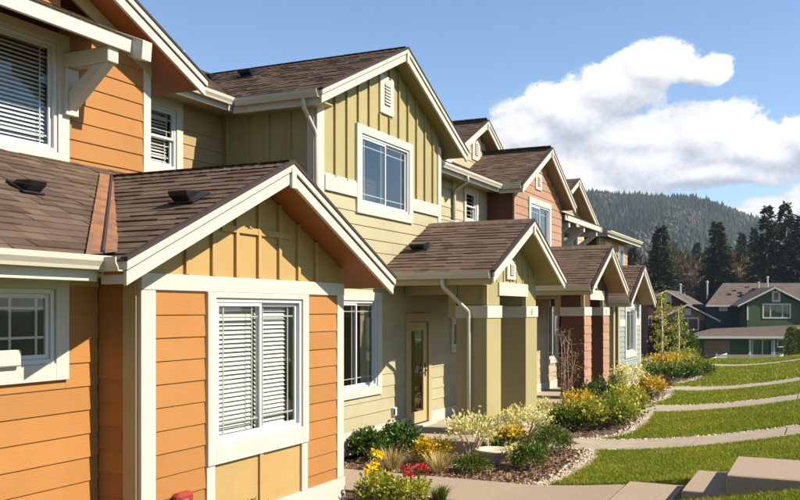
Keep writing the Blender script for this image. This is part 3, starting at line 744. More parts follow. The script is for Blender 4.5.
gable_roof(oh, 6.0, 4.86, .45, 2.13, 9.88, -7.6, (-12, -12, -12), 'soffit_orange', tabs=(True, False), bh=.2)
# hood roof over the upper window on knee braces
zH = lambda x, y: 3.17 + .42 * (-7.32 - x)
rH, _ = roof_plane(oh, [(-7.30, 4.6), (-7.30, 8.12), (-8.06, 8.12), (-8.06, 4.6)], zH, (-1, 0), .42, 'soffit_orange', th=.06, singles=20)
bar('fascia', oh, (-7.33, -7.285), (4.6, 8.10), (2.985, 3.155), 'trim'); 
MB().prism([(-7.12, 8.10, 3.12), (-7.30, 8.10, 3.19), (-8.05, 8.10, 3.49), (-8.05, 8.10, 3.30), (-7.30, 8.10, 2.94), (-7.14, 8.10, 2.90)], (0, .16, 0)).build('rake_board', 'trim', oh, bevel=.004)
def knee_brace(house, y, xw, xf, zt, drop, m='trim', w_=.12):
    br = MB().box(xw, xf, y - w_ / 2, y + w_ / 2, zt - .17, zt).build('knee_brace', m, house, bevel=.008)
    MB().box(xw, xw + .1, y - w_ / 2 - .012, y + w_ / 2 + .012, zt - drop, zt - .172).build('wall_plate', m, br, bevel=.006)
    MB().prism([(xw + .1, y - w_ * .4, zt - drop + .06), (xw + .1, y - w_ * .4, zt - drop + .27), (xf - .25, y - w_ * .4, zt - .172), (xf - .04, y - w_ * .4, zt - .172)], (0, w_ * .8, 0)).build('strut', m, br, bevel=.006)
knee_brace(oh, 7.85, C_, -7.33, 2.99, .72, w_=.17)
# small power box on the bay wall
rb = MB().box(A + .0, A + .11, 6.86, 7.10, -2.02, -1.76).build('outlet_cover', 'red_plastic', oh, bevel=.03)
bar('outlet_face', rb, (A + .1, A + .118), (6.91, 7.0), (-1.99, -1.82), 'purple_glass'); bar('outlet_plug', rb, (A + .1, A + .125), (6.965, 6.995), (-1.95, -1.85), 'blue_plastic')
bar('latch', rb, (A + .09, A + .118), (7.07, 7.095), (-1.90, -1.87), 'black_plastic')

# ------------------------------------------------------------------ green townhouse
gh = thing('townhouse', 'olive green townhouse with gabled porch beside the orange bay', 'house', (-9, 15, -2.5))
E_, D_ = -7.3, -9.12
gw = MB().box(-14, E_ - .7, 10.3, 19.7, -2.6, 1.6).build('wall', 'interior', gh)
gu = MB().box(-14, E_ - .7, 12.4, 17.3, 1.0, 3.2).build('wall', 'interior', gh)
LOWH = [(12.7, 14.56, -1.5, .33), (15.6, 16.82, -2.3, -.05), (17.9, 18.45, -.9, -.12)]
planks(gw, 'X', E_ - .01, 10.3, 19.75, -2.04, 1.95, 'pale_olive', holes=LOWH + [(13.6, 15.9, 1.68, 3.2)], thick=.022)
bar('base_board', gh, (E_ - .03, E_ + .03), (10.3, 15.6), (-2.45, -2.045), 'trim'); bar('base_board', gh, (E_ - .03, E_ + .03), (16.82, 19.7), (-2.45, -2.045), 'trim')
window(gh, TX(E_), 12.70, 14.55, -1.50, .32, cw=.17, head=.15, foot=.15, curtain=True, lead=.1)
window(gh, TX(E_), 17.9, 18.45, -.9, -.12, cw=.09, kind='single', grid=None)
# glazed front door
dr = MB(); TE = TX(E_)
dr.tbox(TE, 15.60, 15.74, -.02, .035, -2.27, -.22); dr.tbox(TE, 16.68, 16.82, -.02, .035, -2.27, -.22); dr.tbox(TE, 15.60, 16.82, -.02, .035, -.219, -.05)
door = dr.build('door', 'beam', gh, bevel=.004)
lf = MB(); lf.tbox(TE, 15.75, 15.92, -.05, -.01, -2.22, -.23); lf.tbox(TE, 16.50, 16.67, -.05, -.01, -2.22, -.23)
lf.tbox(TE, 15.92, 16.50, -.05, -.01, -.40, -.23); lf.tbox(TE, 15.92, 16.50, -.05, -.01, -2.22, -2.0); lf.build('door_leaf', 'beam', door)
MB().tbox(TE, 15.91, 16.51, -.034, -.028, -2.01, -.39).build('pane', 'glass', door)
MB().tbox(TE, 15.6, 16.8, -.7, -.69, -2.3, -.1).build('interior', 'interior', door)
hb = MB().tbox(TE, 16.56, 16.60, -.012, .0, -1.32, -1.05); hb.tube([TE(16.58, -.005, -1.2), TE(16.58, .05, -1.2), TE(16.48, .055, -1.2)], .012); hb.build('door_handle', 'dark_metal', door)
MB().tbox(TE, 15.60, 16.82, -.02, .16, -2.30, -2.245).build('threshold', 'trim', door, bevel=.006)
vb = MB().tbox(TE, 15.0, 15.14, .0, .06, -1.96, -1.80).build('wall_outlet', 'vinyl', gh, bevel=.008); MB().tbox(TE, 15.0, 15.05, .06, .064, -1.94, -1.82).build('outlet_face', 'black_plastic', vb)
# upper gable front
bar('corner_board', gh, (E_ - .03, E_ + .02), (12.29, 12.52), (1.0, 3.5), 'trim'); bar('corner_board', gh, (E_ - .03, E_ + .02), (17.2, 17.36), (1.2, 3.4), 'trim')
bar('corner_board', gh, (E_ - .16, E_ - .032), (12.275, 12.305), (1.0, 3.34), 'trim')
bar('belt_board', gh, (E_ - .02, E_ + .040), (12.522, 13.598), (1.94, 2.18), 'trim'); bar('belt_board', gh, (E_ - .02, E_ + .040), (15.902, 17.198), (1.94, 2.18), 'trim')
bar('belt_board', gh, (E_ - .02, E_ + .022), (12.522, 13.598), (2.182, 2.22), 'trim'); 
pn = MB().prism([(E_ - .03, 12.3, 2.18), (E_ - .03, 17.3, 2.18), (E_ - .03, 17.3, 3.5), (E_ - .03, 14.95, 4.62), (E_ - .03, 12.3, 3.4)], (.022, 0, 0))
pn.v = pn.v
# panel split round the window
gp = MB()
gp.prism([(E_ - .03, 12.3, 2.18), (E_ - .03, 13.7, 2.18), (E_ - .03, 13.7, 4.08), (E_ - .03, 12.3, 3.44)], (.022, 0, 0))
gp.prism([(E_ - .03, 15.8, 2.18), (E_ - .03, 17.3, 2.18), (E_ - .03, 17.3, 3.58), (E_ - .03, 15.8, 4.26)], (.022, 0, 0))
gp.prism([(E_ - .03, 13.7, 3.1), (E_ - .03, 15.8, 3.1), (E_ - .03, 15.8, 4.26), (E_ - .03, 14.95, 4.65), (E_ - .03, 13.7, 4.08)], (.022, 0, 0))
gpo = gp.build('gable_panel', 'olive', gh)
battens(gpo, TX(E_ - .008), 12.6, 17.2, 2.19, lambda a: 4.79 - .46 * abs(a - 14.95) - .13, 'olive', step=.405, holes=[(13.6, 15.9, 1.68, 3.22), (14.42, 15.1, 3.55, 4.3)], off=.28)
window(gh, TX(E_), 13.60, 15.90, 1.68, 3.22, cw=.17, head=.15, foot=.16, lead=.11, curtain=False)
louver(gh, TX(E_), 14.50, 15.06, 3.58, 4.28)
# left cheek, board and batten, in shade
sk = MB().box(D_ - .1, E_ - .06, 12.30, 12.34, 1.0, 3.4).build('wall', 'olive', gh)
battens(sk, TY(12.30), D_, E_ - .2, 1.0, lambda a: 3.32, 'olive', step=.40, off=.12)
# recessed wall with hung window
dw = MB().box(-14, D_ - .7, 9.2, 12.4, 1.0, 3.3).build('wall', 'interior', gh)
planks(dw, 'X', D_ - .01, 9.2, 12.30, 1.3, 3.32, 'tan', holes=[(9.75, 11.22, 2.0, 3.2)], thick=.022, split=False)
window(gh, TX(D_), 9.95, 11.24, 2.02, 3.24, cw=.15, kind='hung', blinds=True, lead=.09)
# roofs
zD = lambda x, y: 3.37 + .5 * (-8.6 - x)
roof_plane(gh, [(-8.6, 9.3), (-8.6, 11.87), (-11.44, 14.95), (-11.44, 20.5), (-12.4, 20.5), (-12.4, 9.3)], zD, (-1, 0), .5, None)
zE, _ = gable_roof(gh, 14.95, 4.79, .46, 11.87, 18.0, -6.95, (-8.6, -11.44, -11.44), 'soffit_olive')
bar('soffit', gh, (D_, -8.64), (9.3, 12.3), (3.235, 3.26), 'beam'); bar('fascia', gh, (-8.64, -8.605), (9.3, 11.86), (3.18, 3.36), 'trim')
bar('soffit', gh, (D_ + .4, -7.0), (11.92, 12.3), (3.20, 3.225), 'beam'); bar('fascia', gh, (-8.60, -7.0), (11.875, 11.915), (3.15, 3.36), 'trim')
gutter(gh, (-8.60, 9.3, 3.26), (-8.60, 11.78, 3.26), (1, 0)); gutter(gh, (-8.50, 11.872, 3.25), (-6.98, 11.872, 3.25), (0, -1))
MB().prism([(-8.62, 9.4, 3.405), (-8.62, 11.80, 3.405), (-8.85, 12.02, 3.52), (-8.85, 9.4, 3.52)], (0, 0, .006)).build('drip_flashing', 'steel', gh)
downspout(gh, [(-7.24, 11.81, 3.25), (-7.24, 11.81, 3.12), (-7.24, 12.19, 2.78), (-7.24, 12.19, .8)])
roof_vent(gh, -9.9, 14.2, zE, .9); roof_vent(gh, -10.9, 14.3, zE, .8)
pp = MB().lathe((-11.3, 13.9, 4.4), [(.06, 0), (.06, .5), (.09, .5), (.09, .62), (.0, .64)], 10).build('flue_pipe', 'white_paint', gh)

def porch(house, yc, zr, p, half, xf, xp, xw, hw, cols, mats, singles=0, x_back=None, cladding=None, plaque=True, y_floor=(-2.1, 2.4)):
    """gabled entry porch: yc ridge line, half = eave half-width, xf rake plane, xp post face, cols = [(y0, y1), ...]"""
    post_m, beam_m, sof = mats
    xb = x_back or xw
    zf_, _ = gable_roof(house, yc, zr, p, yc - half, yc + half, xf, (xb, xb, xb), sof, singles=singles, tabs=(True, False), bh=.19)
    ze = zr - p * half
    gutter(house, (xb, yc - half - .002, ze - .115), (xf - .05, yc - half - .002, ze - .115), (0, -1))
    bar('fascia', house, (xb, xf - .05), (yc - half + .003, yc - half + .04), (ze - .22, ze - .01), beam_m)
    bar('soffit', house, (xw, xp), (yc - half + .04, cols[0][0]), (ze - .20, ze - .175), sof)
    zs = .30
    bar('porch_beam', house, (xw + .03, xp - .605), (cols[0][0] + .05, cols[0][0] + .30), (.30, .54), beam_m)
    bar('porch_beam', house, (xw + .03, xp - .605), (cols[-1][1] - .30, cols[-1][1] - .05), (.30, .54), beam_m)
    bar('porch_beam', house, (xp - .78, xp - .61), (cols[0][0] + .045, cols[0][0] + .31), (-.14, .299), beam_m)
    # gable face above the lintel
    y0, y1 = cols[0][0], cols[-1][1]
    gz_ = lambda a: zr - p * abs(a - yc) - .12
    gp_ = MB().prism([(xp - .06, y0 + .02, .3), (xp - .06, y1 - .02, .3), (xp - .06, y1 - .02, gz_(y1)), (xp - .06, yc, zr - .12), (xp - .06, y0 + .02, gz_(y0))], (.03, 0, 0)).build('gable_panel', post_m, house)
    a = y0 + .2
    while a < y1 - .1:
        MB().tbox(TX(xp - .03), a - .025, a + .025, 0, .02, .545, gz_(a)).build('batten', post_m, gp_); a += .4
    bar('lintel', house, (xp - .06, xp + .012), (cols[0][1] - .12, cols[1][0] + .12), (.282, .54), 'trim')
    louver(house, TX(xp - .02), yc - .12, yc + .42, .60, .99)
    for (q0, q1) in cols:
        po = MB().box(xp - .6, xp, q0, q1, -2.30, .095).build('porch_column', post_m, house, bevel=.006)
        up_ = MB().box(xp - .58, xp - .02, q0 + .02, q1 - .02, .10, min(gz_(q0), gz_(q1)) - .06).build('column_neck', post_m, po)
        bar('cap_band', po, (xp - .62, xp + .02), (q0 - .02, q1 + .02), (-.14, .09), 'trim', .006)
        bar('column_base', po, (xp - .63, xp + .03), (q0 - .03, q1 + .03), (-2.52, -2.15), 'trim', .006)
        for (xx_, yy_) in ((xp, q0), ):
            bar('corner_trim', po, (xp - .09, xp + .004), (q0 - .004, q0 + .06), (.10, .50), 'beam')
        if cladding:
            planks(po, 'X', xp - .005, q0 - .005, q1 + .005, -2.14, -.15, cladding, thick=.022, split=False)
            planks(po, 'Y', q0 + .005, xp - .6, xp, -2.14, -.15, 'redbrown', thick=.022, split=False)  # darker than the salmon front: shade of this side put into the colour
    if plaque:
        q0, q1 = cols[1]
        pl = MB().lathe((0, 0, 0), [(0, .012), (.05, .012), (.06, 0)], 14); M = Matrix.Translation((xp + .02, (q0 + q1) / 2 - .05, -.02)) @ Matrix.Rotation(R(90), 4, 'Y') @ Matrix.Diagonal((1.35, 1, 1, 1))
        pl.v = [tuple(M @ Vector(v)) for v in pl.v]; pl.build('number_plaque', 'bark_grey', house)
    bar('back_band', house, (xp - .59, xp - .56), (cols[0][1], cols[1][0]), (-.14, .09), beam_m)
    MB().box(xp - 1.05, xp - .61, cols[0][1] - .1, cols[1][0] + .2, .10, .30).build('porch_beam', post_m, house)
    # floor slab and step
    fl_ = MB().box(xw - .02, xp + .12, yc + y_floor[0], yc + y_floor[1], -2.62, -2.275).build('porch_floor', 'concrete', house, bevel=.012)
    return zf_
zP = porch(gh, 16.75, 1.72, .46, 2.30, -5.1, -5.6, E_, .6, [(15.5, 16.28), (17.85, 18.63)], ('olive', 'beam', 'soffit_olive'), singles=150)
roof_vent(gh, -6.95, 15.55, zP, .95)
downspout(gh, [(-6.02, 14.40, .55), (-6.02, 14.40, .42), (-5.93, 15.43, -.02), (-5.93, 15.43, -2.5)])
bar('porch_step', gh, (-5.45, -5.0), (15.3, 17.6), (-2.62, -2.40), 'concrete', .012)

# ------------------------------------------------------------------ salmon townhouse
ph = thing('townhouse', 'salmon pink townhouse with brown porch, between the green and grey ones', 'house', (-9, 23.5, -2.5))
G_ = -8.04
MB().box(-14, E_ - .7, 19.75, 27.3, -2.6, 1.6).build('wall', 'interior', ph)
pw_ = MB().box(-14, E_ - .7, 22.3, 26.8, 1.0, 3.0).build('wall', 'interior', ph)
planks(pw_, 'X', E_ - .01, 19.75, 27.3, -2.04, .6, 'cream_siding', holes=[(25.25, 26.45, -1.5, .3)], thick=.022)
window(ph, TX(E_), 25.25, 26.45, -1.55, .32, cw=.13, kind='slider', lead=.1)
bar('base_board', ph, (E_ - .03, E_ + .03), (19.7, 27.3), (-2.45, -2.045), 'trim')
planks(pw_, 'X', E_ - .01, 22.25, 26.85, 1.0, 4.4, 'salmon', holes=[(23.45, 25.6, 1.7, 3.08)], thick=.022, top=gable_top(24.56, 4.52, .5, .2), split=False)
window(ph, TX(E_), 23.45, 25.6, 1.62, 3.09, cw=.17, lead=.11)
louver(ph, TX(E_), 24.1, 24.66, 3.36, 3.82)
bar('corner_board', ph, (E_ - .03, E_ + .02), (22.22, 22.34), (1.0, 3.3), 'salmon')
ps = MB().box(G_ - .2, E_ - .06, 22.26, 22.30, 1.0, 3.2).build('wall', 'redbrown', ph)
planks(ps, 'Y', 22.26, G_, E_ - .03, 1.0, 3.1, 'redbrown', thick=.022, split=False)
# recess shared with the green house: pale left of the party line, tan right of it
rw = MB().box(-14, G_ - .7, 17.3, 22.3, 1.0, 3.1).build('wall', 'interior', ph)
planks(rw, 'X', G_ - .01, 17.3, 19.80, 1.1, 3.12, 'pale_olive', thick=.022, split=False)
planks(rw, 'X', G_ - .01, 19.86, 22.26, 1.1, 3.12, 'cream_siding', holes=[(20.55, 21.5, 2.1, 3.1)], thick=.022, split=False)
bar('corner_board', ph, (G_ - .02, G_ + .03), (19.80, 19.86), (1.1, 3.1), 'beam')
window(ph, TX(G_), 20.55, 21.50, 2.1, 3.08, cw=.12, kind='hung', lead=.08)
zG = lambda x, y: 3.22 + .5 * (-7.57 - x)
roof_plane(ph, [(-7.57, 18.0), (-7.57, 21.9), (-10.17, 24.56), (-10.17, 27.2), (-11.5, 27.2), (-11.5, 18.0)], zG, (-1, 0), .5, None)
gable_roof(ph, 24.56, 4.52, .5, 21.9, 27.22, -6.95, (-7.57, -10.17, -10.17), 'soffit_tan')
bar('soffit', ph, (G_, -7.61), (17.4, 22.3), (3.08, 3.10), 'beam'); bar('fascia', ph, (-7.61, -7.575), (17.6, 21.9), (3.02, 3.2), 'trim')
bar('fascia', ph, (-7.58, -7.0), (21.905, 21.945), (3.0, 3.2), 'trim')
gutter(ph, (-7.572, 17.6, 3.10), (-7.572, 21.82, 3.10), (1, 0)); gutter(ph, (-7.5, 21.902, 3.09), (-6.98, 21.902, 3.09), (0, -1))
downspout(ph, [(-7.51, 19.45, 3.1), (-7.51, 19.5, 2.98), (-7.96, 19.78, 2.85), (-7.96, 19.78, 1.2)])
# high gable set back on the roof
bg_ = MB().prism([(-9.02, 20.5, 3.5), (-9.02, 27.2, 3.5), (-9.02, 23.9, 5.1)], (.04, 0, 0)).build('gable_panel', 'cream_siding', ph)
planks(bg_, 'X', -8.98, 20.6, 27.2, 3.5, 5.0, 'cream_siding', thick=.022, top=gable_top(23.9, 5.32, .5, .22), split=False)
gable_roof(ph, 23.9, 5.32, .5, 20.3, 27.5, -8.6, (-13, -13, -13), 'soffit_tan')
louver(ph, TX(-8.96), 23.55, 24.15, 4.22, 4.85)
porch(ph, 23.73, 1.66, .5, 2.12, -5.1, -5.6, E_, .6, [(22.75, 23.5), (24.9, 25.66)], ('redbrown', 'beam', 'soffit_tan'), cladding='salmon', x_back=-7.3)

# ------------------------------------------------------------------ grey townhouse
qh = thing('townhouse', 'blue grey townhouse with braced hood and narrow gabled bay, fourth in the row', 'house', (-9, 30, -2.5))
MB().box(-14, -6.9, 27.3, 34, -2.6, 1.2).build('wall', 'interior', qh)
qw = MB().box(-6.9, A - .66, 27.6, 30.8, -2.5, .2).build('wall', 'interior', qh)
planks(qw, 'X', A - .01, 27.35, 30.95, -2.24, .35, 'blue_grey', holes=[(28.3, 30.1, -1.5, .2)], exp=.16, thick=.03, joined=True)
planks(qw, 'X', A - .01, 27.35, 30.95, .35, 1.1, 'cream_siding', thick=.022, top=gable_top(28.64, 1.40, .5, .2), joined=True)
planks(qw, 'Y', 27.36, -6.6, A, -2.24, .35, 'blue_grey', exp=.16, thick=.02, joined=True)
window(qh, TX(A), 28.3, 30.1, -1.5, .22, cw=.16, lead=.1)
bar('corner_board', qh, (A - .03, A + .02), (27.33, 27.5), (-2.3, .4), 'beam'); bar('corner_board', qh, (A - .03, A + .02), (30.8, 30.97), (-2.3, .4), 'trim')
bar('belt_board', qh, (A - .02, A + .028), (27.5, 28.3), (-.5, -.28), 'trim'); bar('belt_board', qh, (A - .02, A + .028), (30.1, 30.8), (-.5, -.28), 'trim')
bar('base_board', qh, (A - .03, A + .03), (27.33, 30.97), (-2.45, -2.24), 'trim')
gable_roof(qh, 28.64, 1.38, .52, 26.6, 30.7, -5.15, (-8, -8, -8), 'soffit_tan', tabs=(True, False))
gutter(qh, (-7.2, 26.598, .21), (-5.2, 26.598, .21), (0, -1)); bar('fascia', qh, (-7.2, -5.2), (26.603, 26.64), (.10, .31), 'trim')
# tan entry wall beside the bay
ew = MB().box(-7.0, -6.6, 26.4, 27.4, -2.5, .3).build('wall', 'tan', qh)
bar('porch_beam', qh, (-6.62, -5.75), (26.9, 27.2), (.0, .22), 'beam'); bar('porch_column', qh, (-5.95, -5.75), (27.0, 27.2), (-2.5, .0), 'beam')
window(qh, TX(-6.58), 26.45, 27.3, -1.6, .1, cw=.12, kind='single', grid=None, casing='beam')
# upper gable with hood and braces
ux_ = -8.05
qu = MB().box(-14, ux_ - .7, 27.3, 32.6, 1.0, 3.0).build('wall', 'interior', qh)
planks(qu, 'X', ux_ - .01, 27.0, 32.7, 1.0, 4.3, 'cream_siding', holes=[(28.0, 31.0, 1.55, 3.0)], thick=.022, top=gable_top(30.2, 4.45, .45, .2), joined=True)
window(qh, TX(ux_), 28.0, 31.0, 1.55, 2.95, cw=.17, lead=.1)
gable_roof(qh, 30.2, 4.45, .45, 26.9, 33.3, -7.6, (-13, -13, -13), 'soffit_tan', tabs=(True, False))
zQ = lambda x, y: 2.95 + .42 * (-7.2 - x)
roof_plane(qh, [(-7.2, 26.9), (-7.2, 31.6), (-8.06, 31.6), (-8.06, 26.9)], zQ, (-1, 0), .42, 'soffit_tan', th=.06)
bar('fascia', qh, (-7.23, -7.185), (26.9, 31.6), (2.76, 2.935), 'trim'); bar('rake_board', qh, (-8.05, -7.16), (31.602, 31.70), (2.74, 2.93), 'trim')
for y in (27.6, 29.5, 31.3): knee_brace(qh, y, ux_, -7.25, 2.76, .75, w_=.16)

# ------------------------------------------------------------------ last townhouse of the row, hip roof
hh = thing('townhouse', 'tan townhouse with low hip roof at the far end of the row', 'house', (-10, 39, -2.5))
hw_ = MB().box(-16, -9.1, 36.6, 42.4, -2.6, 3.0).build('wall', 'redbrown', hh)
planks(hw_, 'X', -8.41, 36.6, 42.4, -2.4, 3.0, 'tan', holes=[(37.6, 38.9, 1.6, 2.9), (40.2, 41.5, 1.6, 2.9)], joined=True)
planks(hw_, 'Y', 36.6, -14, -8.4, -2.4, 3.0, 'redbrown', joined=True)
bar('corner_board', hh, (-8.5, -8.38), (36.57, 36.75), (-2.4, 3.0), 'beam'); bar('belt_board', hh, (-8.42, -8.37), (36.6, 42.4), (1.1, 1.45), 'trim')
window(hh, TX(-8.4), 37.6, 38.9, 1.6, 2.9, cw=.13); window(hh, TX(-8.4), 40.2, 41.5, 1.6, 2.9, cw=.13)
for (po, gd, zf_) in (([(-7.9, 36.0), (-7.9, 43.0), (-11.4, 39.5)], (-1, 0), lambda x, y: 3.22 + .42 * (-7.9 - x)),
                      ([(-7.9, 36.0), (-11.4, 39.5), (-15, 39.5), (-15, 36.0)], (0, 1), lambda x, y: 3.22 + .42 * (y - 36.0)),
                      ([(-7.9, 43.0), (-11.4, 39.5), (-15, 39.5), (-15, 43.0)], (0, -1), lambda x, y: 3.22 + .42 * (43.0 - y))):
    roof_plane(hh, po, zf_, gd, .42, 'soffit_tan')
gutter(hh, (-7.9, 36.0, 3.09), (-7.9, 43.0, 3.09), (1, 0), fascia=.22); gutter(hh, (-14, 36.0, 3.09), (-7.9, 36.0, 3.09), (0, -1), fascia=.22)


# ------------------------------------------------------------------ planting
def leaf_geo(C, N_, size, asp=0.5, fold=0.25):
    """C (n,3) leaf bases, N_ (n,3) leaf axis; two-triangle folded leaves"""
    n = len(C); N_ = N_ / np.maximum(np.linalg.norm(N_, axis=1, keepdims=True), 1e-6)
    r = RNG.normal(size=(n, 3)); S = np.cross(N_, r); S /= np.maximum(np.linalg.norm(S, axis=1, keepdims=True), 1e-6)
    U = np.cross(S, N_); L = np.asarray(size).reshape(-1, 1) * np.ones((n, 1))
    V = np.empty((n, 4, 3)); V[:, 0] = C; V[:, 1] = C + N_ * L * .5 + S * L * asp * .5 + U * L * fold * .5
    V[:, 2] = C + N_ * L; V[:, 3] = C + N_ * L * .5 - S * L * asp * .5 + U * L * fold * .5
    k = np.arange(n)[:, None] * 4
    F = np.concatenate([k + np.array([[0, 1, 2]]), k + np.array([[0, 2, 3]])], 1).reshape(-1, 3)
    return V.reshape(-1, 3), F
def put_leaves(name, parts, m, parent):
    V, F, T_ = [], [], []; n = 0
    for v, f, t_ in parts: V.append(v); F.append(f + n); T_.append(t_); n += len(v)
    return link(name, fast(name, np.concatenate(V), np.concatenate(F), np.clip(np.concatenate(T_), 0, 1)), m, parent, kind='stuff')
def shrub(label, cat, x, y, rx, h, m, n=900, size=.06, asp=.5, clumps=26, lift=.35, stems=6, group=None, name='shrub', ry=None, droop=0., stem_m='bark', open_=0.22, flat=1.0, m2=None, top2=.5):
    """rounded shrub: stems from the base to leaf clumps spread over an uneven ellipsoid"""
    rx *= .84; h *= .80; ry = (ry * .84) if ry else rx
    z0 = zg(x, y) - .02; o = thing(name, label, cat, (x, y, z0), group)
    cl = []
    for k in range(clumps):
        a = RNG.uniform(0, 2 * math.pi); cz = RNG.uniform(-.55, 1.0); s = math.sqrt(max(0, 1 - cz * cz * .9)); rr = RNG.uniform(.62, 1.02)
        cl.append((x + rx * s * math.cos(a) * rr, y + ry * s * math.sin(a) * rr, z0 + h * (lift + (1 - lift) * (.5 + .5 * cz * flat) * RNG.uniform(.85, 1.05))))
    cl = np.array(cl); cen = np.array([x, y, z0 + h * (.3 + .3 * lift)])
    st_ = MB()
    for k in range(stems):
        e = cl[k % len(cl)]; mid = (np.array([x, y, z0]) * .4 + e * .6) + RNG.normal(0, .06 * rx, 3)
        st_.tube([(x + RNG.normal(0, .03), y + RNG.normal(0, .03), z0), tuple(mid), tuple(e)], [.014 + .012 * h, .010 + .006 * h, .004], 5)
    st_.build('stem', stem_m, o, kind='stuff' if stems > 1 else None)
    n = int(n * 1.5); asp = asp + .12
    idx = RNG.integers(0, len(cl), n); sp = open_ * rx
    C = cl[idx] + RNG.normal(0, 1, (n, 3)) * np.array([sp, sp * ry / rx, sp * .8 * min(1.2, h / rx)]); C[:, 2] = np.maximum(C[:, 2], z0 + .03)
    out = C - cen; out /= np.maximum(np.linalg.norm(out, axis=1, keepdims=True), 1e-6)
    A_ = out * .9 + RNG.normal(0, .6, (n, 3)) + np.array([0, 0, .25 - droop]); sz = size * RNG.uniform(.45, 1.35, n)
    V, F = leaf_geo(C, A_, sz, asp)
    tn = .5 + RNG.normal(0, .16, n) + .12 * (RNG.normal(0, 1, len(cl))[idx])
    if m2:
        hi = (C[:, 2] - z0) / h + RNG.normal(0, .15, n) > top2
        for k, mm, nm in ((~hi, m, 'foliage'), (hi, m2, 'new_growth')):
            if k.sum(): v, f = leaf_geo(C[k], A_[k], sz[k], asp); put_leaves(nm, [(v, f, np.repeat(tn[k], 2))], mm, o)
    else: put_leaves('foliage', [(V, F, np.repeat(tn, 2))], m, o)
    return o
def tuft(label, cat, x, y, r, h, m, n=260, wd=.006, group=None, name='grass_tuft', arch=.8):
    z0 = zg(x, y) - .015; o_ = []
    a = RNG.uniform(0, 2 * math.pi, n); L = RNG.uniform(.55, 1.1, n); d = np.stack([np.cos(a), np.sin(a)], 1); base = d * RNG.uniform(0, .25, (n, 1)) * r
    sp = RNG.uniform(.1, 1, n) * r
    P_ = lambda t_: np.stack([x + base[:, 0] + d[:, 0] * sp * t_, y + base[:, 1] + d[:, 1] * sp * t_, z0 + h * L * (t_ * (1.6 - arch * t_ * .75))], 1)
    S = np.stack([-d[:, 1], d[:, 0], np.zeros(n)], 1) * wd
    V = np.stack([P_(0) - S, P_(0) + S, P_(.55) + S * .8, P_(.55) - S * .8, P_(1.0)], 1).reshape(-1, 3); k = np.arange(n)[:, None] * 5
    F = np.concatenate([k + np.array([[0, 1, 2]]), k + np.array([[0, 2, 3]]), k + np.array([[3, 2, 4]])], 1).reshape(-1, 3)
    o = link(name, fast(name, V, F, np.repeat(np.clip(RNG.normal(.5, .2, n), 0, 1), 3)), m); return tag(o, label, cat, group)
BED = 'shrubs in the bed before the green porch'
shrub('dark green glossy shrub against the olive wall, next to the orange bay', 'shrub', -6.95, 13.45, .33, .56, 'leaf_dark', 800, .085, .5, group=BED)
shrub('dark green glossy shrub at the corner of the green porch slab', 'shrub', -6.7, 14.15, .34, .60, 'leaf_dark', 800, .085, .5, group=BED)
shrub('golden yellow shrub in front of the green porch slab', 'shrub', -5.85, 13.55, .30, .50, 'leaf_lime', 700, .06, .45, m2='leaf_yellow', top2=.45, group=BED)
tuft('straw coloured grass tuft below the dark glossy shrubs', 'grass tuft', -6.2, 12.78, .36, .36, 'straw', group='dry grass tufts')
tuft('straw coloured grass tuft in front of the golden shrub', 'grass tuft', -5.45, 12.86, .32, .34, 'straw', group='dry grass tufts')
shrub('open pale variegated shrub with bare leaning stems beside the stone bowl', 'shrub', -5.35, 14.0, .44, .90, 'leaf_lime', 700, .07, .4, lift=.62, stems=9, clumps=30, m2='leaf_pale', top2=.5, stem_m='bark_grey', group=BED, flat=.8)
shrub('low green juniper cushion at the path edge by the stone bowl', 'shrub', -4.98, 13.1, .29, .30, 'needle', 1300, .05, .22, lift=.2, stems=3, group=BED)
shrub('pale variegated shrub between the two porch columns', 'shrub', -5.05, 16.0, .44, .85, 'leaf_lime', 750, .065, .4, lift=.6, stems=9, clumps=30, m2='leaf_pale', top2=.5, stem_m='bark_grey', group=BED, flat=.8)
shrub('small green and yellow shrub between the stone bowl and the right column', 'shrub', -5.0, 14.95, .33, .55, 'leaf_dark', 750, .065, .45, m2='leaf_yellow', top2=.75, group=BED)
shrub('small pale leaved sprig left of the round green bush', 'shrub', -4.55, 13.95, .20, .38, 'leaf_pale', 260, .06, .4, clumps=12, group=BED)
shrub('round fine needled green bush near the lawn tip', 'shrub', -4.22, 13.7, .27, .46, 'needle', 1600, .055, .2, lift=.15, stems=3, group=BED)
shrub('wide dark mugo pine spilling over the path edge', 'shrub', -4.35, 15.3, .36, .52, 'needle', 2300, .06, .18, lift=.15, stems=4, ry=.6, group=BED)
HB = 'shrubs in the bed before the salmon porch'
shrub('green shrub with coppery tips, leftmost of the low hedge before the salmon porch', 'shrub', -4.95, 18.7, .42, .58, 'leaf_dark', 1000, .08, .5, m2='leaf_mid', top2=.7, group=HB)
shrub('green shrub with yellow tips, second from the left in the low hedge', 'shrub', -4.55, 18.9, .44, .62, 'leaf_dark', 1000, .08, .5, m2='leaf_lime', top2=.6, group=HB)
shrub('green shrub with yellow tips, third from the left in the low hedge', 'shrub', -4.3, 19.45, .46, .62, 'leaf_dark', 1100, .08, .5, m2='leaf_mid', top2=.55, group=HB)
shrub('green shrub with yellow tips, fourth from the left in the low hedge', 'shrub', -4.2, 20.3, .48, .62, 'leaf_mid', 1100, .08, .5, m2='leaf_lime', top2=.65, group=HB)
shrub('mid green shrub at the right end of the low hedge, by the pebbles', 'shrub', -4.25, 21.6, .55, .74, 'leaf_mid', 1300, .08, .5, m2='leaf_lime', top2=.7, group=HB)
shrub('bright yellow shrub behind the low hedge before the salmon porch', 'shrub', -5.05, 20.3, .50, .72, 'leaf_lime', 900, .07, .45, m2='leaf_yellow', top2=.5, group=HB)
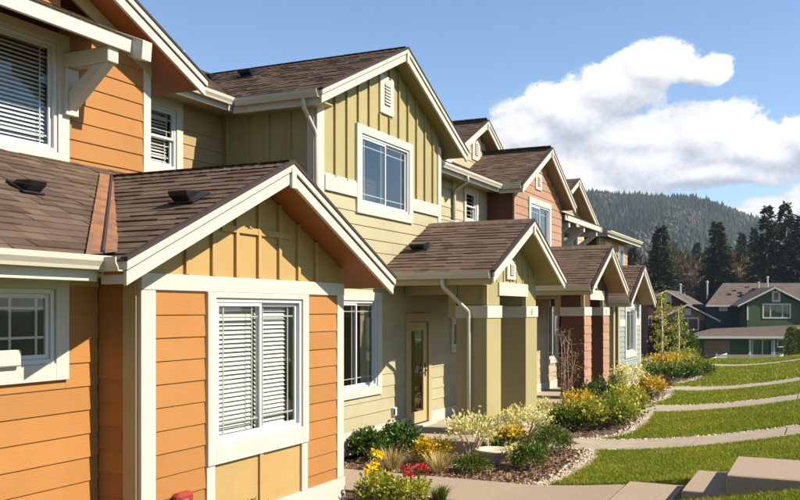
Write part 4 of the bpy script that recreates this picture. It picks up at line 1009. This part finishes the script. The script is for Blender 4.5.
shrub('dark rhododendron behind the low hedge, before the right salmon column', 'shrub', -4.95, 22.3, .62, .80, 'leaf_dark', 1300, .10, .45, group=HB)
shrub('small pale shrub at the left foot of the salmon porch', 'shrub', -5.75, 19.3, .30, .70, 'leaf_lime', 420, .06, .4, m2='leaf_pale', top2=.4, group=HB)
shrub('pale variegated shrub before the tan entry of the grey house', 'shrub', -5.15, 26.2, .58, 1.15, 'leaf_lime', 1000, .08, .4, m2='leaf_pale', top2=.45, group=HB)
shrub('yellow shrub in the bed corner near the third path', 'shrub', -4.55, 26.4, .38, .72, 'leaf_lime', 700, .08, .45, m2='leaf_yellow', top2=.4, group=HB)
shrub('brownish plum shrub beside the yellow shrub at the bed corner', 'shrub', -4.65, 28.2, .42, .62, 'leaf_plum', 700, .08, .4, group=HB)
GB = 'shrubs beyond the grey house'
for i, (x, y, r_) in enumerate([(-6.35, 33.7, .7), (-5.55, 34.3, .7), (-4.95, 35.4, .7), (-4.75, 36.9, .75)]):
    shrub(['clipped dark green box bush nearest the grey house', 'clipped box bush, second from the grey house', 'clipped box bush in front of the pale trunk', 'clipped box bush at the lawn corner, farthest right'][i], 'shrub', x, y, r_, .62, 'leaf_dark', 1500, .09, .5, m2='leaf_mid', top2=.8, lift=.1, clumps=40, group=GB)
for i, (x, y, r_, m_) in enumerate([(-7.3, 37.2, 1.0, 'leaf_lime'), (-6.1, 38.6, .9, 'leaf_yellow'), (-5.9, 40.6, .85, 'leaf_lime'), (-6.0, 44.2, .8, 'leaf_mid')]):
    shrub(['pale yellow green mounded shrub behind the box bushes, beside the grey house', 'deep yellow shrub behind the pale trunk', 'lime green mounded shrub right of the yellow one', 'small green bush at the end of the farthest path'][i], 'shrub', x, y, r_, .72, m_, 1500, .10, .5, lift=.15, clumps=34, group=GB, m2='leaf_pale' if i == 0 else None, top2=.7)
shrub('tall loose green shrub in front of the far garage', 'shrub', -7.6, 52.5, 1.0, 2.2, 'leaf_dark', 1900, .16, .45, lift=.15, clumps=46, group=GB)
shrub('bare purplish twiggy shrub beyond the grey house corner', 'shrub', -10.0, 47.0, 1.2, 1.9, 'leaf_plum', 700, .14, .1, lift=.3, clumps=40, stems=14, group=GB)
# bare reddish shrub rising before the salmon porch
def stemmed(label, cat, x, y, h, spread, nst, m_leaf, nleaf, size, stem_m, name='shrub', group=None, r0=.016):
    z0 = zg(x, y) - .02; o = thing(name, label, cat, (x, y, z0), group); tips = []; b = MB()
    for k in range(nst):
        a = RNG.uniform(0, 2 * math.pi); top = np.array([x + math.cos(a) * spread * RNG.uniform(.3, 1), y + math.sin(a) * spread * RNG.uniform(.3, 1), z0 + h * RNG.uniform(.7, 1)])
        pts = [np.array([x, y, z0]) * (1 - t_) + top * t_ + RNG.normal(0, .035, 3) * (t_ > 0) + np.array([0, 0, .10 * h * math.sin(t_ * 3.1)]) for t_ in (0, .3, .6, 1)]
        b.tube([tuple(p) for p in pts], [r0, r0 * .7, r0 * .45, r0 * .2], 5); tips += pts[1:]
        for q in range(4):
            s = pts[1] * (1 - q / 4) + pts[3] * q / 4; e = s + RNG.normal(0, .16, 3) * np.array([1, 1, .6]) + np.array([0, 0, .14]); b.tube([tuple(s), tuple(e)], [r0 * .4, r0 * .15], 4); tips.append(e)
    b.build('stem', stem_m, o, kind='stuff'); tips = np.array(tips)
    C = tips[RNG.integers(0, len(tips), nleaf)] + RNG.normal(0, .05, (nleaf, 3)); V, F = leaf_geo(C, RNG.normal(0, 1, (nleaf, 3)), size * RNG.uniform(.6, 1.2, nleaf), .5)
    put_leaves('foliage', [(V, F, np.repeat(.5 + RNG.normal(0, .2, nleaf), 2))], m_leaf, o); return o
stemmed('tall nearly bare shrub with reddish buds before the salmon porch', 'shrub', -5.45, 20.55, 2.15, .42, 9, 'leaf_rust', 420, .05, 'bark_grey', group=HB)
# foreground flowers beside the orange bay
shrub('leafy green perennial clump at the foot of the orange bay corner', 'plant', -5.28, 10.45, .34, .42, 'leaf_mid', 900, .06, .5, clumps=30, name='perennial_plant', m2='leaf_lime', top2=.7)
shrub('lime leaved perennial clump behind the red flowers', 'plant', -4.85, 10.55, .28, .36, 'leaf_lime', 800, .05, .5, clumps=26, name='perennial_plant')
shrub('small green sprigs rising before the gold panels of the orange bay', 'plant', -5.42, 8.05, .24, .56, 'leaf_mid', 330, .06, .35, clumps=16, lift=.5, name='perennial_plant')
tuft('brownish green grass tuft at the near path edge', 'grass tuft', -4.62, 10.95, .22, .22, 'needle', 330, .005, group='dry grass tufts')
def flowers(label, cat, x, y, n, h, r_, m, size, petals=6, name='flower_clump'):
    z0 = zg(x, y) - .02; o = thing(name, label, cat, (x, y, z0)); hd, st_ = [], MB(); C, A_ = [], []
    for k in range(n):
        a = RNG.uniform(0, 6.3); q = np.array([x + r_ * math.cos(a) * RNG.uniform(0, 1), y + r_ * math.sin(a) * RNG.uniform(0, 1), z0 + h * RNG.uniform(.82, 1.08)])
        st_.tube([(x + (q[0] - x) * .4, y + (q[1] - y) * .4, z0), tuple(q)], [.006, .004], 4)
        ax = np.array([.75, -.35, .5]) + RNG.normal(0, .35, 3)
        for p_ in range(petals): C.append(q); A_.append(ax * .45 + RNG.normal(0, 1, 3) * .75)
    st_.build('stem', 'leaf_mid', o, kind='stuff'); C = np.array(C); V, F = leaf_geo(C, np.array(A_), size * RNG.uniform(.8, 1.1, len(C)), .75)
    put_leaves('petals', [(V, F, np.repeat(.5 + RNG.normal(0, .12, len(C)), 2))], m, o)
flowers('cluster of small red flowers beside the near path', 'flowers', -4.92, 10.75, 26, .47, .26, 'petal_red', .045)
flowers('pair of yellow daffodils leaning out by the orange bay', 'flowers', -5.4, 10.72, 4, .62, .10, 'petal_yellow', .075, 8)
flowers('yellow daffodil clump low against the bay corner board', 'flowers', -5.42, 10.42, 5, .48, .12, 'petal_yellow', .065, 8)
# stone bowl
bw = MB().lathe((-4.98, 14.05, zg(-5, 14) - .02), [(.0, .0), (.13, 0), (.15, .03), (.22, .12), (.27, .21), (.30, .23), (.30, .26), (.265, .26), (.22, .17), (.0, .13)], 28).build('stone_bowl', 'stone_bowl', None, smooth=True)
tag(bw, 'wide pale concrete bowl standing on the mulch before the left porch column', 'bowl')

# mulch chips and edging pebbles
n = 15000; mx_, my_ = RNG.uniform(-7.2, -3.5, n), RNG.uniform(12.52, 29, n); my_ = np.where(RNG.uniform(0, 1, n) < .6, RNG.uniform(12.52, 16.08, n), my_)
ed = np.interp(my_, [e[0] for e in EDGE], [e[1] for e in EDGE]); k = mx_ < ed - .05
for (a, b) in PATHS: k &= ~((my_ > a - .02) & (my_ < b + .02))
mx_, my_ = mx_[k], my_[k]; n = len(mx_)
C = np.stack([mx_, my_, np.full(n, -2.52 + .004) + RNG.uniform(0, .02, n)], 1); D = RNG.normal(0, 1, (n, 3)) * np.array([1, 1, .3])
V, F = leaf_geo(C, D, RNG.uniform(.03, .085, n), .42, .35)
mo = link('mulch', fast('mulch', V, F, np.repeat(np.clip(RNG.beta(2, 2.6, n), 0, 1), 2)), 'mulch', kind='stuff'); mo['label'] = 'bark mulch and chips covering the planting beds'; mo['category'] = 'mulch'
ico = bmesh.new(); bmesh.ops.create_icosphere(ico, subdivisions=1, radius=1); iv = np.array([v.co[:] for v in ico.verts]); if_ = np.array([[v.index for v in f.verts] for f in ico.faces]); ico.free()
ps_ = []
for (a, b) in [(12.52, 16.08), (17.47, 22.78), (24.42, 29.18), (30.82, 42)]:
    m_ = int((b - a) * (330 if a < 17 else 240 if a < 24 else 110)); y = RNG.uniform(a, b, m_); e = np.interp(y, [q[0] for q in EDGE], [q[1] for q in EDGE]) - np.abs(RNG.normal(0, .16, m_)) + .03; ps_.append(np.stack([e, y], 1))
for (a, b), cnt in zip(PATHS[1:4], (420, 300, 160)):
    for yy0 in (a - .04, b + .04): x = RNG.uniform(-4.4, 0.5, cnt); ps_.append(np.stack([x, yy0 + RNG.normal(0, .022, cnt)], 1))
ps_ = np.concatenate(ps_); n = len(ps_); zz = np.array([zg(a, b) for a, b in ps_]); sz = RNG.uniform(.012, .034, n)[:, None, None] * RNG.uniform(.7, 1.3, (n, 1, 3)) * np.array([1, 1, .7])
V = iv[None] * sz + np.stack([ps_[:, 0], ps_[:, 1], zz + .012], 1)[:, None]; F = if_[None] + np.arange(n)[:, None, None] * len(iv)
po = link('pebbles', fast('pebbles', V.reshape(-1, 3), F.reshape(-1, 3), np.repeat(RNG.uniform(0, 1, n), len(if_)), True), 'pebble', kind='stuff'); po['label'] = 'pale river pebbles edging the lawns and paths'; po['category'] = 'pebbles'

# ------------------------------------------------------------------ young trees beyond the grey house
def slim_tree(label, x, y, h, r_, m, n, size, tiers=True):
    z0 = zg(x, y) - .05; o = thing('young_tree', label, 'tree', (x, y, z0)); b = MB(); b.tube([(x, y, z0), (x + .04, y, z0 + h * .5), (x, y + .03, z0 + h)], [.055, .036, .010], 8); b.build('trunk', 'bark_pale', o, smooth=True)
    C = []; lim = MB()
    for k in range(22):
        t_ = .26 + .72 * k / 21; a = k * 2.4; L = r_ * (1.15 - t_ * .75) * RNG.uniform(.7, 1.1); e = np.array([x + math.cos(a) * L, y + math.sin(a) * L, z0 + h * t_ + L * .18]); s = np.array([x, y, z0 + h * t_])
        lim.tube([tuple(s), tuple(e)], [.016, .005], 4)
        for q in range(n // 22): u = RNG.uniform(.3, 1.05); C.append(s * (1 - u) + e * u + RNG.normal(0, .07, 3))
    lim.build('limb', 'bark', o, kind='stuff'); C = np.array(C); V, F = leaf_geo(C, RNG.normal(0, 1, C.shape) + np.array([0, 0, .2]), size * RNG.uniform(.6, 1.2, len(C)), .5)
    put_leaves('crown', [(V, F, np.repeat(.5 + RNG.normal(0, .2, len(C)), 2))], m, o)
slim_tree('slender young tree with pale trunk and yellow green tiers of leaves', -6.15, 38.0, 3.3, .66, 'leaf_lime', 900, .10)
slim_tree('second slim young tree with thin pale trunk, right of the first', -6.2, 43.0, 2.7, .55, 'leaf_lime', 600, .10)

# ------------------------------------------------------------------ far houses across the slope (built square to the view direction of that street)
def FP(px, y, t_):
    r_ = (px - 400) / 900 * t_; return (CC * r_ - SS * t_, SS * r_ + CC * t_, (310.5 - y) / 900 * t_)
def FV(right, fwd): return Vector((CC * right - SS * fwd, SS * right + CC * fwd, 0))
def fslab(name, house, pts, m, th=.16, parent=None):
    return MB().prism([tuple(Vector(p)) for p in pts], (0, 0, -th)).build(name, m, parent or house)
def fwall(house, pts, t_, m, depth, name='wall'): return MB().prism([FP(a, b, t_) for a, b in pts], tuple(FV(0, depth))).build(name, m, house)
def fbox(house, name, x0, x1, y0, y1, t_, m, depth=.12, parent=None): return MB().prism([FP(x0, y0, t_), FP(x1, y0, t_), FP(x1, y1, t_), FP(x0, y1, t_)], tuple(FV(0, depth))).build(name, m, parent or house)
def fwindow(house, x0, x1, y0, y1, t_, mull=(), cw=1.3):
    wd = MB()
    for (a, b, c_, d_) in ((x0, x1, y0, y0 + cw), (x0, x1, y1 - cw, y1), (x0, x0 + cw, y0 + cw, y1 - cw), (x1 - cw, x1, y0 + cw, y1 - cw), *[(q - .5, q + .5, y0 + cw, y1 - cw) for q in mull]):
        wd.prism([FP(a, c_, t_), FP(b, c_, t_), FP(b, d_, t_), FP(a, d_, t_)], tuple(FV(0, .1)))
    o = wd.build('window', 'white_paint', house)
    xs_ = [x0 + cw, *mull, x1 - cw]
    for a, b in zip(xs_[:-1], xs_[1:]): fbox(house, 'pane', a, b, y0 + cw, y1 - cw, t_ + .04, 'glass', .01, o)
    fbox(house, 'interior', x0 + cw, x1 - cw, y0 + cw, y1 - cw, t_ + .3, 'interior', .02, o); return o
def fgable(house, peak, lt, rt, t_, back, roof_m='roof_far', oh_=.5, bw=1.6):
    bk = FV(*back); f0 = FV(0, -oh_); P0_, L0, R0 = (Vector(FP(*q, t_)) + f0 for q in (peak, lt, rt))
    for (a, b) in ((P0_, L0), (P0_, R0)):
        fslab('roof', house, [a, b, b + bk, a + bk], roof_m, .14)
        d = Vector((0, 0, -bw * t_ / 900)); MB().prism([tuple(a), tuple(b), tuple(b + d), tuple(a + d)], tuple(FV(0, -.07))).build('rake_board', 'trim', house)
fg = thing('far_house', 'dark green far house with wide gable and low front roof', 'house', FP(770, 358, 105))
t0 = 105
fwall(fg, [(747, 332), (747, 303), (773, 289.5), (812, 309), (812, 332)], t0, 'far_green', 8)
fgable(fg, (773, 287), (736, 305.5), (816, 308.5), t0, (0, 9))
fwindow(fg, 762.5, 791, 303.5, 318.5, t0 - .06, (770.5, 782.5)); fbox(fg, 'gable_vent', 772, 780.5, 290.5, 302, t0 - .08, 'trim', .08); fbox(fg, 'vent_face', 774, 778.5, 293, 300, t0 - .1, 'far_tan', .05)
fbox(fg, 'corner_board', 747, 748.5, 306, 320, t0 - .05, 'white_paint', .05)
fwall(fg, [(706.5, 332), (706.5, 304), (760, 304), (760, 332)], 107.5, 'far_blue', 6)  # blue wall; its lower part is a dark stand-in for the shadowed roof
fwindow(fg, 719.5, 727.5, 305.8, 311, 107.4, (), .8); fbox(fg, 'wall_vent', 740, 742.5, 311, 318.5, 107.2, 'white_paint', .2)
fslab('roof', fg, [FP(706, 304.5, 107), FP(830, 304.5, 107), FP(812, 283, 112.5), FP(723, 283, 112.5)], 'roof_far'); fslab('roof', fg, [FP(706, 304.5, 107), FP(723, 283, 112.5), FP(722, 304.5, 119)], 'roof_far')
fbox(fg, 'fascia', 706, 738, 304.8, 306.6, 106.9, 'trim', .05)
fwall(fg, [(700, 360), (700, 336), (798, 336), (798, 360)], 101, 'far_green', 5)
fslab('roof', fg, [FP(678, 337, 99.8), FP(793, 335.5, 99.8), FP(800, 325, 104.6), FP(712, 328.5, 104.6)], 'roof_far'); fslab('roof', fg, [FP(678, 337, 99.8), FP(712, 328.5, 104.6), FP(712, 331, 108)], 'roof_far')
fbox(fg, 'fascia', 678, 793, 336.2, 338.6, 99.75, 'trim', .05)
fbox(fg, 'garage_door', 704, 729.5, 340, 358, 100.9, 'far_tan', .08)
for k in range(4): fbox(fg, 'garage_panel', 705, 728.5, 341 + k * 4.2, 344.6 + k * 4.2, 100.82, 'far_tan', .06)
for q in (749.5, 773.5): fbox(fg, 'porch_post', q, q + 1.6, 338.5, 358, 100.2, 'white_paint', .2)
fwindow(fg, 752, 772.5, 339, 357, 100.85, (762.5,), 1.0); fwindow(fg, 777, 787, 338.8, 347.5, 100.85, (), 1.2)
for (q, a, b, t_) in ((767.5, 276.5, 289, 110), (758.5, 282, 288, 109), (707.2, 281, 299, 113), (680.5, 284, 294, 114)):
    x, y, z = FP(q, b, t_); hgt = (b - a) / 900 * t_
    MB().lathe((x, y, z), [(.1, 0), (.1, hgt * .86), (.16, hgt * .88), (.16, hgt), (0, hgt + .04)], 10).build('flue_pipe', 'white_paint', fg)
for (q, yy_) in ((746, 286.5), (752.5, 288.5), (741, 294), (733, 290)): fbox(fg, 'roof_vent', q, q + 3.2, yy_, yy_ + 1.4, 109.6 + (304 - yy_) * .1 - 1.9, 'black_plastic', .5)
fm = thing('far_house', 'maroon far house with two overlapping gables, left of the green one', 'house', FP(680, 358, 110))
fwall(fm, [(648, 358), (648, 298), (665, 292), (690, 304), (704, 312), (704, 358)], 113, 'maroon', 8)
fgable(fm, (665, 290), (648, 299), (704, 312), 113, (5.0, 10)); fbox(fm, 'gable_vent', 665, 671.5, 293, 302, 112.9, 'trim', .06)
fwall(fm, [(661, 318.5), (686, 306), (713, 319), (713, 320), (661, 320)], 108, 'far_tan', 5); fwall(fm, [(667, 360), (667, 320), (711, 320), (711, 360)], 108, 'maroon', 5)
fgable(fm, (686, 304), (658, 318), (719, 320.5), 108, (1.6, 5)); fbox(fm, 'gable_vent', 684.5, 691, 308.5, 315, 107.9, 'trim', .06); fbox(fm, 'corner_board', 709, 711, 320, 334, 107.9, 'trim', .05)
fwindow(fm, 677, 699, 317.5, 330.5, 107.9, (688,), 1.2); fwindow(fm, 648.5, 652, 316, 325, 112.9, (), .8)
for (q, yy_) in ((681, 292.5), (687, 294), (694, 293.5), (690, 292)): fbox(fm, 'roof_vent', q, q + 2.6, yy_, yy_ + 1.3, 117, 'black_plastic', .5)
# picket fence with white end panels
pf = thing('picket_fence', 'weathered low picket fence before the far green house', 'fence', FP(745, 362, 92)); b = MB(); q = 716.0
while q < 780: b.prism([FP(q, 354.6, 92), FP(q + .9, 354.6, 92), FP(q + .9, 361.5, 92), FP(q, 361.5, 92)], tuple(FV(0, .03))); q += 1.35
b.build('pickets', 'fence_wood', pf, kind='stuff'); fbox(pf, 'rail', 716, 780, 355.6, 356.4, 92.05, 'fence_wood', .05); fbox(pf, 'rail', 716, 780, 359, 359.8, 92.05, 'fence_wood', .05)
for q in (716, 748.5, 779.5): fbox(pf, 'fence_post', q, q + 1.4, 353.5, 361.5, 92.02, 'fence_wood', .1)
wp = MB().prism([FP(706, 360, 90), FP(727, 353, 94), FP(727, 359, 94), FP(706, 361, 90)], tuple(FV(0, .08))).build('fence_panel', 'white_paint', None); tag(wp, 'white sloping fence panel left of the picket fence', 'fence')
wp = MB().prism([FP(780, 356, 90), FP(787, 351.5, 92), FP(787, 360, 92), FP(780, 360.5, 90)], tuple(FV(0, .08))).build('fence_panel', 'white_paint', None); tag(wp, 'white fence panel beside the tall clipped hedge', 'fence')
def hedge(label, px, t_, wpx, ytop, ybot, m, n):
    x, y, z = FP(px, ybot, t_); h = (ybot - ytop) / 900 * t_; r_ = wpx / 900 * t_ / 2; o = thing('hedge_bush', label, 'hedge', (x, y, z), 'tall clipped hedge')
    MB().tube([(x, y, z), (x, y, z + h * .8)], [.08, .03], 6).build('trunk', 'bark', o)
    a = RNG.uniform(0, 6.3, n); u = RNG.uniform(0, 1, n); rr = r_ * (1 - u ** 5 * .8) * RNG.uniform(.8, 1.02, n); C = np.stack([x + np.cos(a) * rr, y + np.sin(a) * rr, z + u * h], 1)
    V, F = leaf_geo(C, np.stack([np.cos(a), np.sin(a), np.full(n, .9)], 1) + RNG.normal(0, .3, (n, 3)), .32 * RNG.uniform(.6, 1.2, n), .4); put_leaves('foliage', [(V, F, np.repeat(.5 + RNG.normal(0, .2, n), 2))], m, o)
hedge('tall columnar hedge bush at the right edge, before the far green house', 792, 84, 12, 328, 362, 'leaf_mid', 1500)
hedge('tall columnar hedge bush cut off by the right edge of the picture', 802, 83, 13, 329, 362, 'leaf_mid', 1500)

# ------------------------------------------------------------------ woodland behind
def conifer_meshes(seed, sparse=1.0):
    """unit fir: height 1, needle sprays on drooping whorled branches"""
    rg = np.random.default_rng(seed); C, A_, S = [], [], []
    lv = 34
    for k in range(lv):
        t_ = .10 + .89 * k / (lv - 1); L = .20 * (1 - t_) ** .75 * (.8 + .35 * rg.uniform()) + .010
        for q in range(int(7 + 2 * rg.uniform())):
            a = rg.uniform(0, 6.28); l = L * rg.uniform(.65, 1.15); m_ = max(3, int(11 * l / .2))
            if rg.uniform() > sparse: continue
            for s in range(m_):
                u = (s + .6) / m_; p = np.array([math.cos(a) * l * u, math.sin(a) * l * u, t_ + l * (.12 * u - .42 * u * u)])
                for w_ in range(2):
                    C.append(p + rg.normal(0, .006, 3)); A_.append(np.array([math.cos(a), math.sin(a), -.35]) + rg.normal(0, .55, 3)); S.append((.075 - .03 * u) * (1.15 - .5 * t_))
    C, A_, S = np.array(C), np.array(A_), np.array(S); V, F = leaf_geo(C, A_, S, .42, .3)
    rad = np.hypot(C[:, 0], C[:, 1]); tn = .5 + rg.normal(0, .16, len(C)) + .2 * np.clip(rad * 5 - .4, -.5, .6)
    return fast('crown', V, F, np.repeat(np.clip(tn, 0, 1), 2))
def trunk_mesh(): b = MB().tube([(0, 0, -.05), (0, 0, .5), (0, 0, 1.0)], [.016, .010, .001], 7); me = pyd('trunk', b.v, b.f, True); me.materials.append(MATS['bark']); return me
CM = [conifer_meshes(k, sp) for k, sp in ((1, 1.0), (2, .95), (3, .85))]; TM = trunk_mesh()
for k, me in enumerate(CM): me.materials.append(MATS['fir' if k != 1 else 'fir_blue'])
def conifer(label, px, t_, ytop, ybot, var, wide=1.0, group='firs behind the far houses'):
    x, y, z = FP(px, ybot, t_); h = (ybot - ytop) / 900 * t_; o = thing('fir_tree', label, 'tree', (x, y, z), group); rot = Matrix.Rotation(RNG.uniform(0, 6), 4, 'Z')
    M = Matrix.Translation((x, y, z)) @ rot @ Matrix.Diagonal((h * wide, h * wide, h, 1))
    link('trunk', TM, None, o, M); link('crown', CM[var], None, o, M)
conifer('broad dark fir rising behind the grey house gable', 661, 138, 227, 318, 0, 1.5)
conifer('dark fir above the gap between the two far houses', 717, 150, 222, 316, 0, 1.4)
conifer('tall open fir, left of the pair near the right edge', 767, 146, 206, 312, 2, 1.3)
conifer('tall open fir, right of the pair near the right edge', 786, 150, 203, 312, 2, 1.3)
conifer('fir cut off by the right edge of the picture', 801, 144, 216, 312, 1, 1.4)
conifer('short fir in the brown wood, right of the one above the house gap', 742, 178, 233, 312, 1, 1.1)
conifer('narrow fir between the tall open pair and the short fir', 754, 185, 228, 312, 1, 1.0)
conifer('dark fir low in the brown wood beyond the maroon roof', 697, 200, 243, 310, 1, 1.2)
conifer('fir partly hidden behind the last townhouse', 633, 170, 247, 318, 0, 1.2)
# bare deciduous trees
def bare_mesh(seed):
    rg = np.random.default_rng(seed); b = MB(); C, A_, S = [], [], []
    def grow(p, d, L, r_, lvl):
        e = p + d * L; b.tube([tuple(p), tuple(e)], [r_, r_ * .6], 4 if lvl else 6)
        if lvl >= 3:
            for k in range(5): C.append(p + (e - p) * rg.uniform(.2, 1)); A_.append(d + rg.normal(0, .6, 3)); S.append(L * rg.uniform(.7, 1.3))
            return
        for k in range(4 if lvl else 6):
            dd = d + rg.normal(0, .42, 3) + np.array([0, 0, .12]); dd /= np.linalg.norm(dd); grow(p + (e - p) * (rg.uniform(.45, 1) if k else 1), dd, L * rg.uniform(.55, .8), r_ * .55, lvl + 1)
    grow(np.zeros(3), np.array([0, 0, 1.0]), .36, .017, 0)
    limb = pyd('limb', b.v, b.f); limb.materials.append(MATS['bark'])
    V, F = leaf_geo(np.array(C), np.array(A_), np.array(S), .10, .1); cr = fast('crown', V, F, np.repeat(np.clip(rg.normal(.5, .2, len(C)), 0, 1), 2)); cr.materials.append(MATS['twig_crown']); return limb, cr
BM = [bare_mesh(k) for k in (11, 12, 13)]
spots = [(640, 165, 262), (650, 190, 252), (672, 175, 256), (684, 195, 250), (694, 175, 254), (706, 200, 246), (727, 175, 252), (735, 197, 246), (748, 177, 252), (758, 200, 250), (775, 175, 252), (792, 197, 248), (628, 180, 262), (679, 215, 247), (720, 220, 244), (768, 215, 250), (655, 160, 270), (700, 163, 264), (742, 165, 262), (785, 167, 262), (805, 175, 256), (664, 210, 250), (712, 170, 258), (762, 167, 260)]
for i, (px, t_, yt) in enumerate(spots):
    x, y, z = FP(px, 316, t_); h = (316 - yt) / 900 * t_ * 1.05
    o = thing('bare_tree', 'leafless brown tree in the wood behind the far houses', 'tree', (x, y, z), 'leafless trees behind the far houses')
    M = Matrix.Translation((x, y, z)) @ Matrix.Rotation(RNG.uniform(0, 6), 4, 'Z') @ Matrix.Diagonal((h, h, h, 1)); l_, c_ = BM[i % 3]
    link('trunk', l_, None, o, M); link('crown', c_, None, o, M)
# understorey thicket
n = 26000; px_ = RNG.uniform(600, 830, n); tt = RNG.uniform(168, 225, n); yb = RNG.uniform(256, 314, n) + 6 * np.sin(px_ * .11) + 5 * np.sin(px_ * .37 + 1); C = np.array([FP(a, b, c_) for a, b, c_ in zip(px_, yb, tt)])
V, F = leaf_geo(C, RNG.normal(0, .5, (n, 3)) + np.array([0, 0, 1.0]), RNG.uniform(.7, 2.2, n), .06, .1)
uo = link('thicket', fast('thicket', V, F, np.repeat(np.clip(RNG.normal(.4, .25, n), 0, 1), 2)), 'thicket', kind='stuff'); uo['label'] = 'brown tangle of undergrowth filling the wood behind the far houses'; uo['category'] = 'undergrowth'

# wooded hill
SIL = [(-700, 250), (-300, 228), (200, 210), (480, 207), (560, 208), (600, 204), (640, 203), (690, 209), (740, 222), (800, 237), (880, 252), (1000, 266), (1400, 285), (2000, 300)]
def hillz(px, t_):
    rid = (310.5 - np.interp(px, [a for a, b in SIL], [b for a, b in SIL])) / 900 * 1500
    u = np.clip((t_ - 520) / 980, 0, 1); return -8 + (rid + 8) * (u * u * (3 - 2 * u)) * np.where(t_ > 1500, np.maximum(1 - (t_ - 1500) / 1500, .2), 1)
pxs = np.arange(-700, 2001, 30); ts = np.concatenate([np.arange(420, 1700, 40), np.arange(1700, 2700, 200)]); V, F = [], []
for t_ in ts:
    for px in pxs: r_ = (px - 400) / 900 * t_; V.append((CC * r_ - SS * t_, SS * r_ + CC * t_, float(hillz(px, t_)) + 6 * math.sin(px * .05 + t_ * .01) * math.sin(t_ * .013)))
nx = len(pxs); F = [(j * nx + i, j * nx + i + 1, (j + 1) * nx + i + 1, (j + 1) * nx + i) for j in range(len(ts) - 1) for i in range(nx - 1)]
link('hill', fast('hill', V, F, smooth=True), 'hill_earth', kind='structure')
n = 13000; px_ = RNG.uniform(540, 880, n); tt = 640 + 870 * np.sqrt(RNG.uniform(0, 1, n)); tt[:500] = RNG.uniform(1440, 1540, 500)
r_ = (px_ - 400) / 900 * tt; bx = np.stack([CC * r_ - SS * tt, SS * r_ + CC * tt, hillz(px_, tt) + 6 * np.sin(px_ * .05 + tt * .01) * np.sin(tt * .013) - 1], 1)
hh_ = (5 + 11 * RNG.beta(1.6, 2.2, n)) * np.where(RNG.uniform(0, 1, n) < .12, 1.25, 1); ww = hh_ * RNG.uniform(.16, .26, n)
K = 5; prof = [(1.0, .05), (.55, .5), (.74, .48), (.0, 1.0)]
ang = np.arange(K) * 2 * math.pi / K
ring = np.array([[(pr * math.cos(a + j * .5) * (1 + .25 * math.sin(a * 3 + j * 2)), pr * math.sin(a + j * .5) * (1 + .25 * math.cos(a * 2 + j)), pz) for a in ang] for j, (pr, pz) in enumerate(prof)]).reshape(-1, 3)
fc = np.array([(j * K + i, j * K + (i + 1) % K, (j + 1) * K + (i + 1) % K, (j + 1) * K + i) for j in range(len(prof) - 1) for i in range(K)])
sc = np.stack([ww, ww, hh_], 1); V = ring[None] * sc[:, None] + bx[:, None]; F = fc[None] + np.arange(n)[:, None, None] * len(ring)
pt = .5 + .35 * np.sin(px_ * .045 + 1.3) * np.sin(tt * .008) + RNG.normal(0, .17, n)
m_ = 1500; cx_ = RNG.uniform(560, 860, 26); ct_ = RNG.uniform(700, 1350, 26); ci = RNG.integers(0, 26, m_)
qx = cx_[ci] + RNG.normal(0, 9, m_); qt = ct_[ci] + RNG.normal(0, 38, m_); r2 = (qx - 400) / 900 * qt
b2 = np.stack([CC * r2 - SS * qt, SS * r2 + CC * qt, hillz(qx, qt) + 6 * np.sin(qx * .05 + qt * .01) * np.sin(qt * .013)], 1); h2 = RNG.uniform(5, 11, m_)
V2 = (iv[None] * RNG.uniform(.7, 1.3, (m_, len(iv), 1)) * np.stack([h2 * .34, h2 * .34, h2 * .5], 1)[:, None] + (b2 + np.stack([0 * h2, 0 * h2, h2 * .5], 1))[:, None]); F2 = if_[None] + np.arange(m_)[:, None, None] * len(iv)
so = link('hill_scrub', fast('hill_scrub', V2.reshape(-1, 3), F2.reshape(-1, 3), np.repeat(np.clip(RNG.normal(.45, .2, m_), 0, 1), len(if_))), 'scrub', kind='stuff'); so['label'] = 'brown leafless scrub in patches on the distant hill'; so['category'] = 'scrub'
ho = link('hill_forest', fast('hill_forest', V.reshape(-1, 3), F.reshape(-1, 4), np.repeat(np.clip(pt, 0, 1), len(fc))), 'hill_wood', kind='stuff'); ho['label'] = 'dark conifer forest covering the distant hill'; ho['category'] = 'forest'

# the air between here and the hill
P4 = [FV(-3300, -80), FV(3300, -80), FV(3300, 2900), FV(-3300, 2900)]
hz = MB().prism([(p.x, p.y, -13.0) for p in P4], (0, 0, 220)).build('haze', None, None, kind='stuff')
hm = bpy.data.materials.new('haze'); hm.use_nodes = True; ht = NB(hm.node_tree); ht.n.clear()
hv = ht.node('ShaderNodeVolumePrincipled'); hv.inputs['Color'].default_value = (.72, .82, 1, 1); hv.inputs['Density'].default_value = 0.00013; hv.inputs['Anisotropy'].default_value = 0.2
ht.l.new(hv.outputs[0], ht.node('ShaderNodeOutputMaterial').inputs['Volume']); hz.data.materials.append(hm)
hz['label'] = 'thin blue haze lying over the distant wooded hill'; hz['category'] = 'haze'

# lift everything so that the garden beds lie at z = 0
for o in list(COL.objects):
    if o.parent is None: o.location.z += H
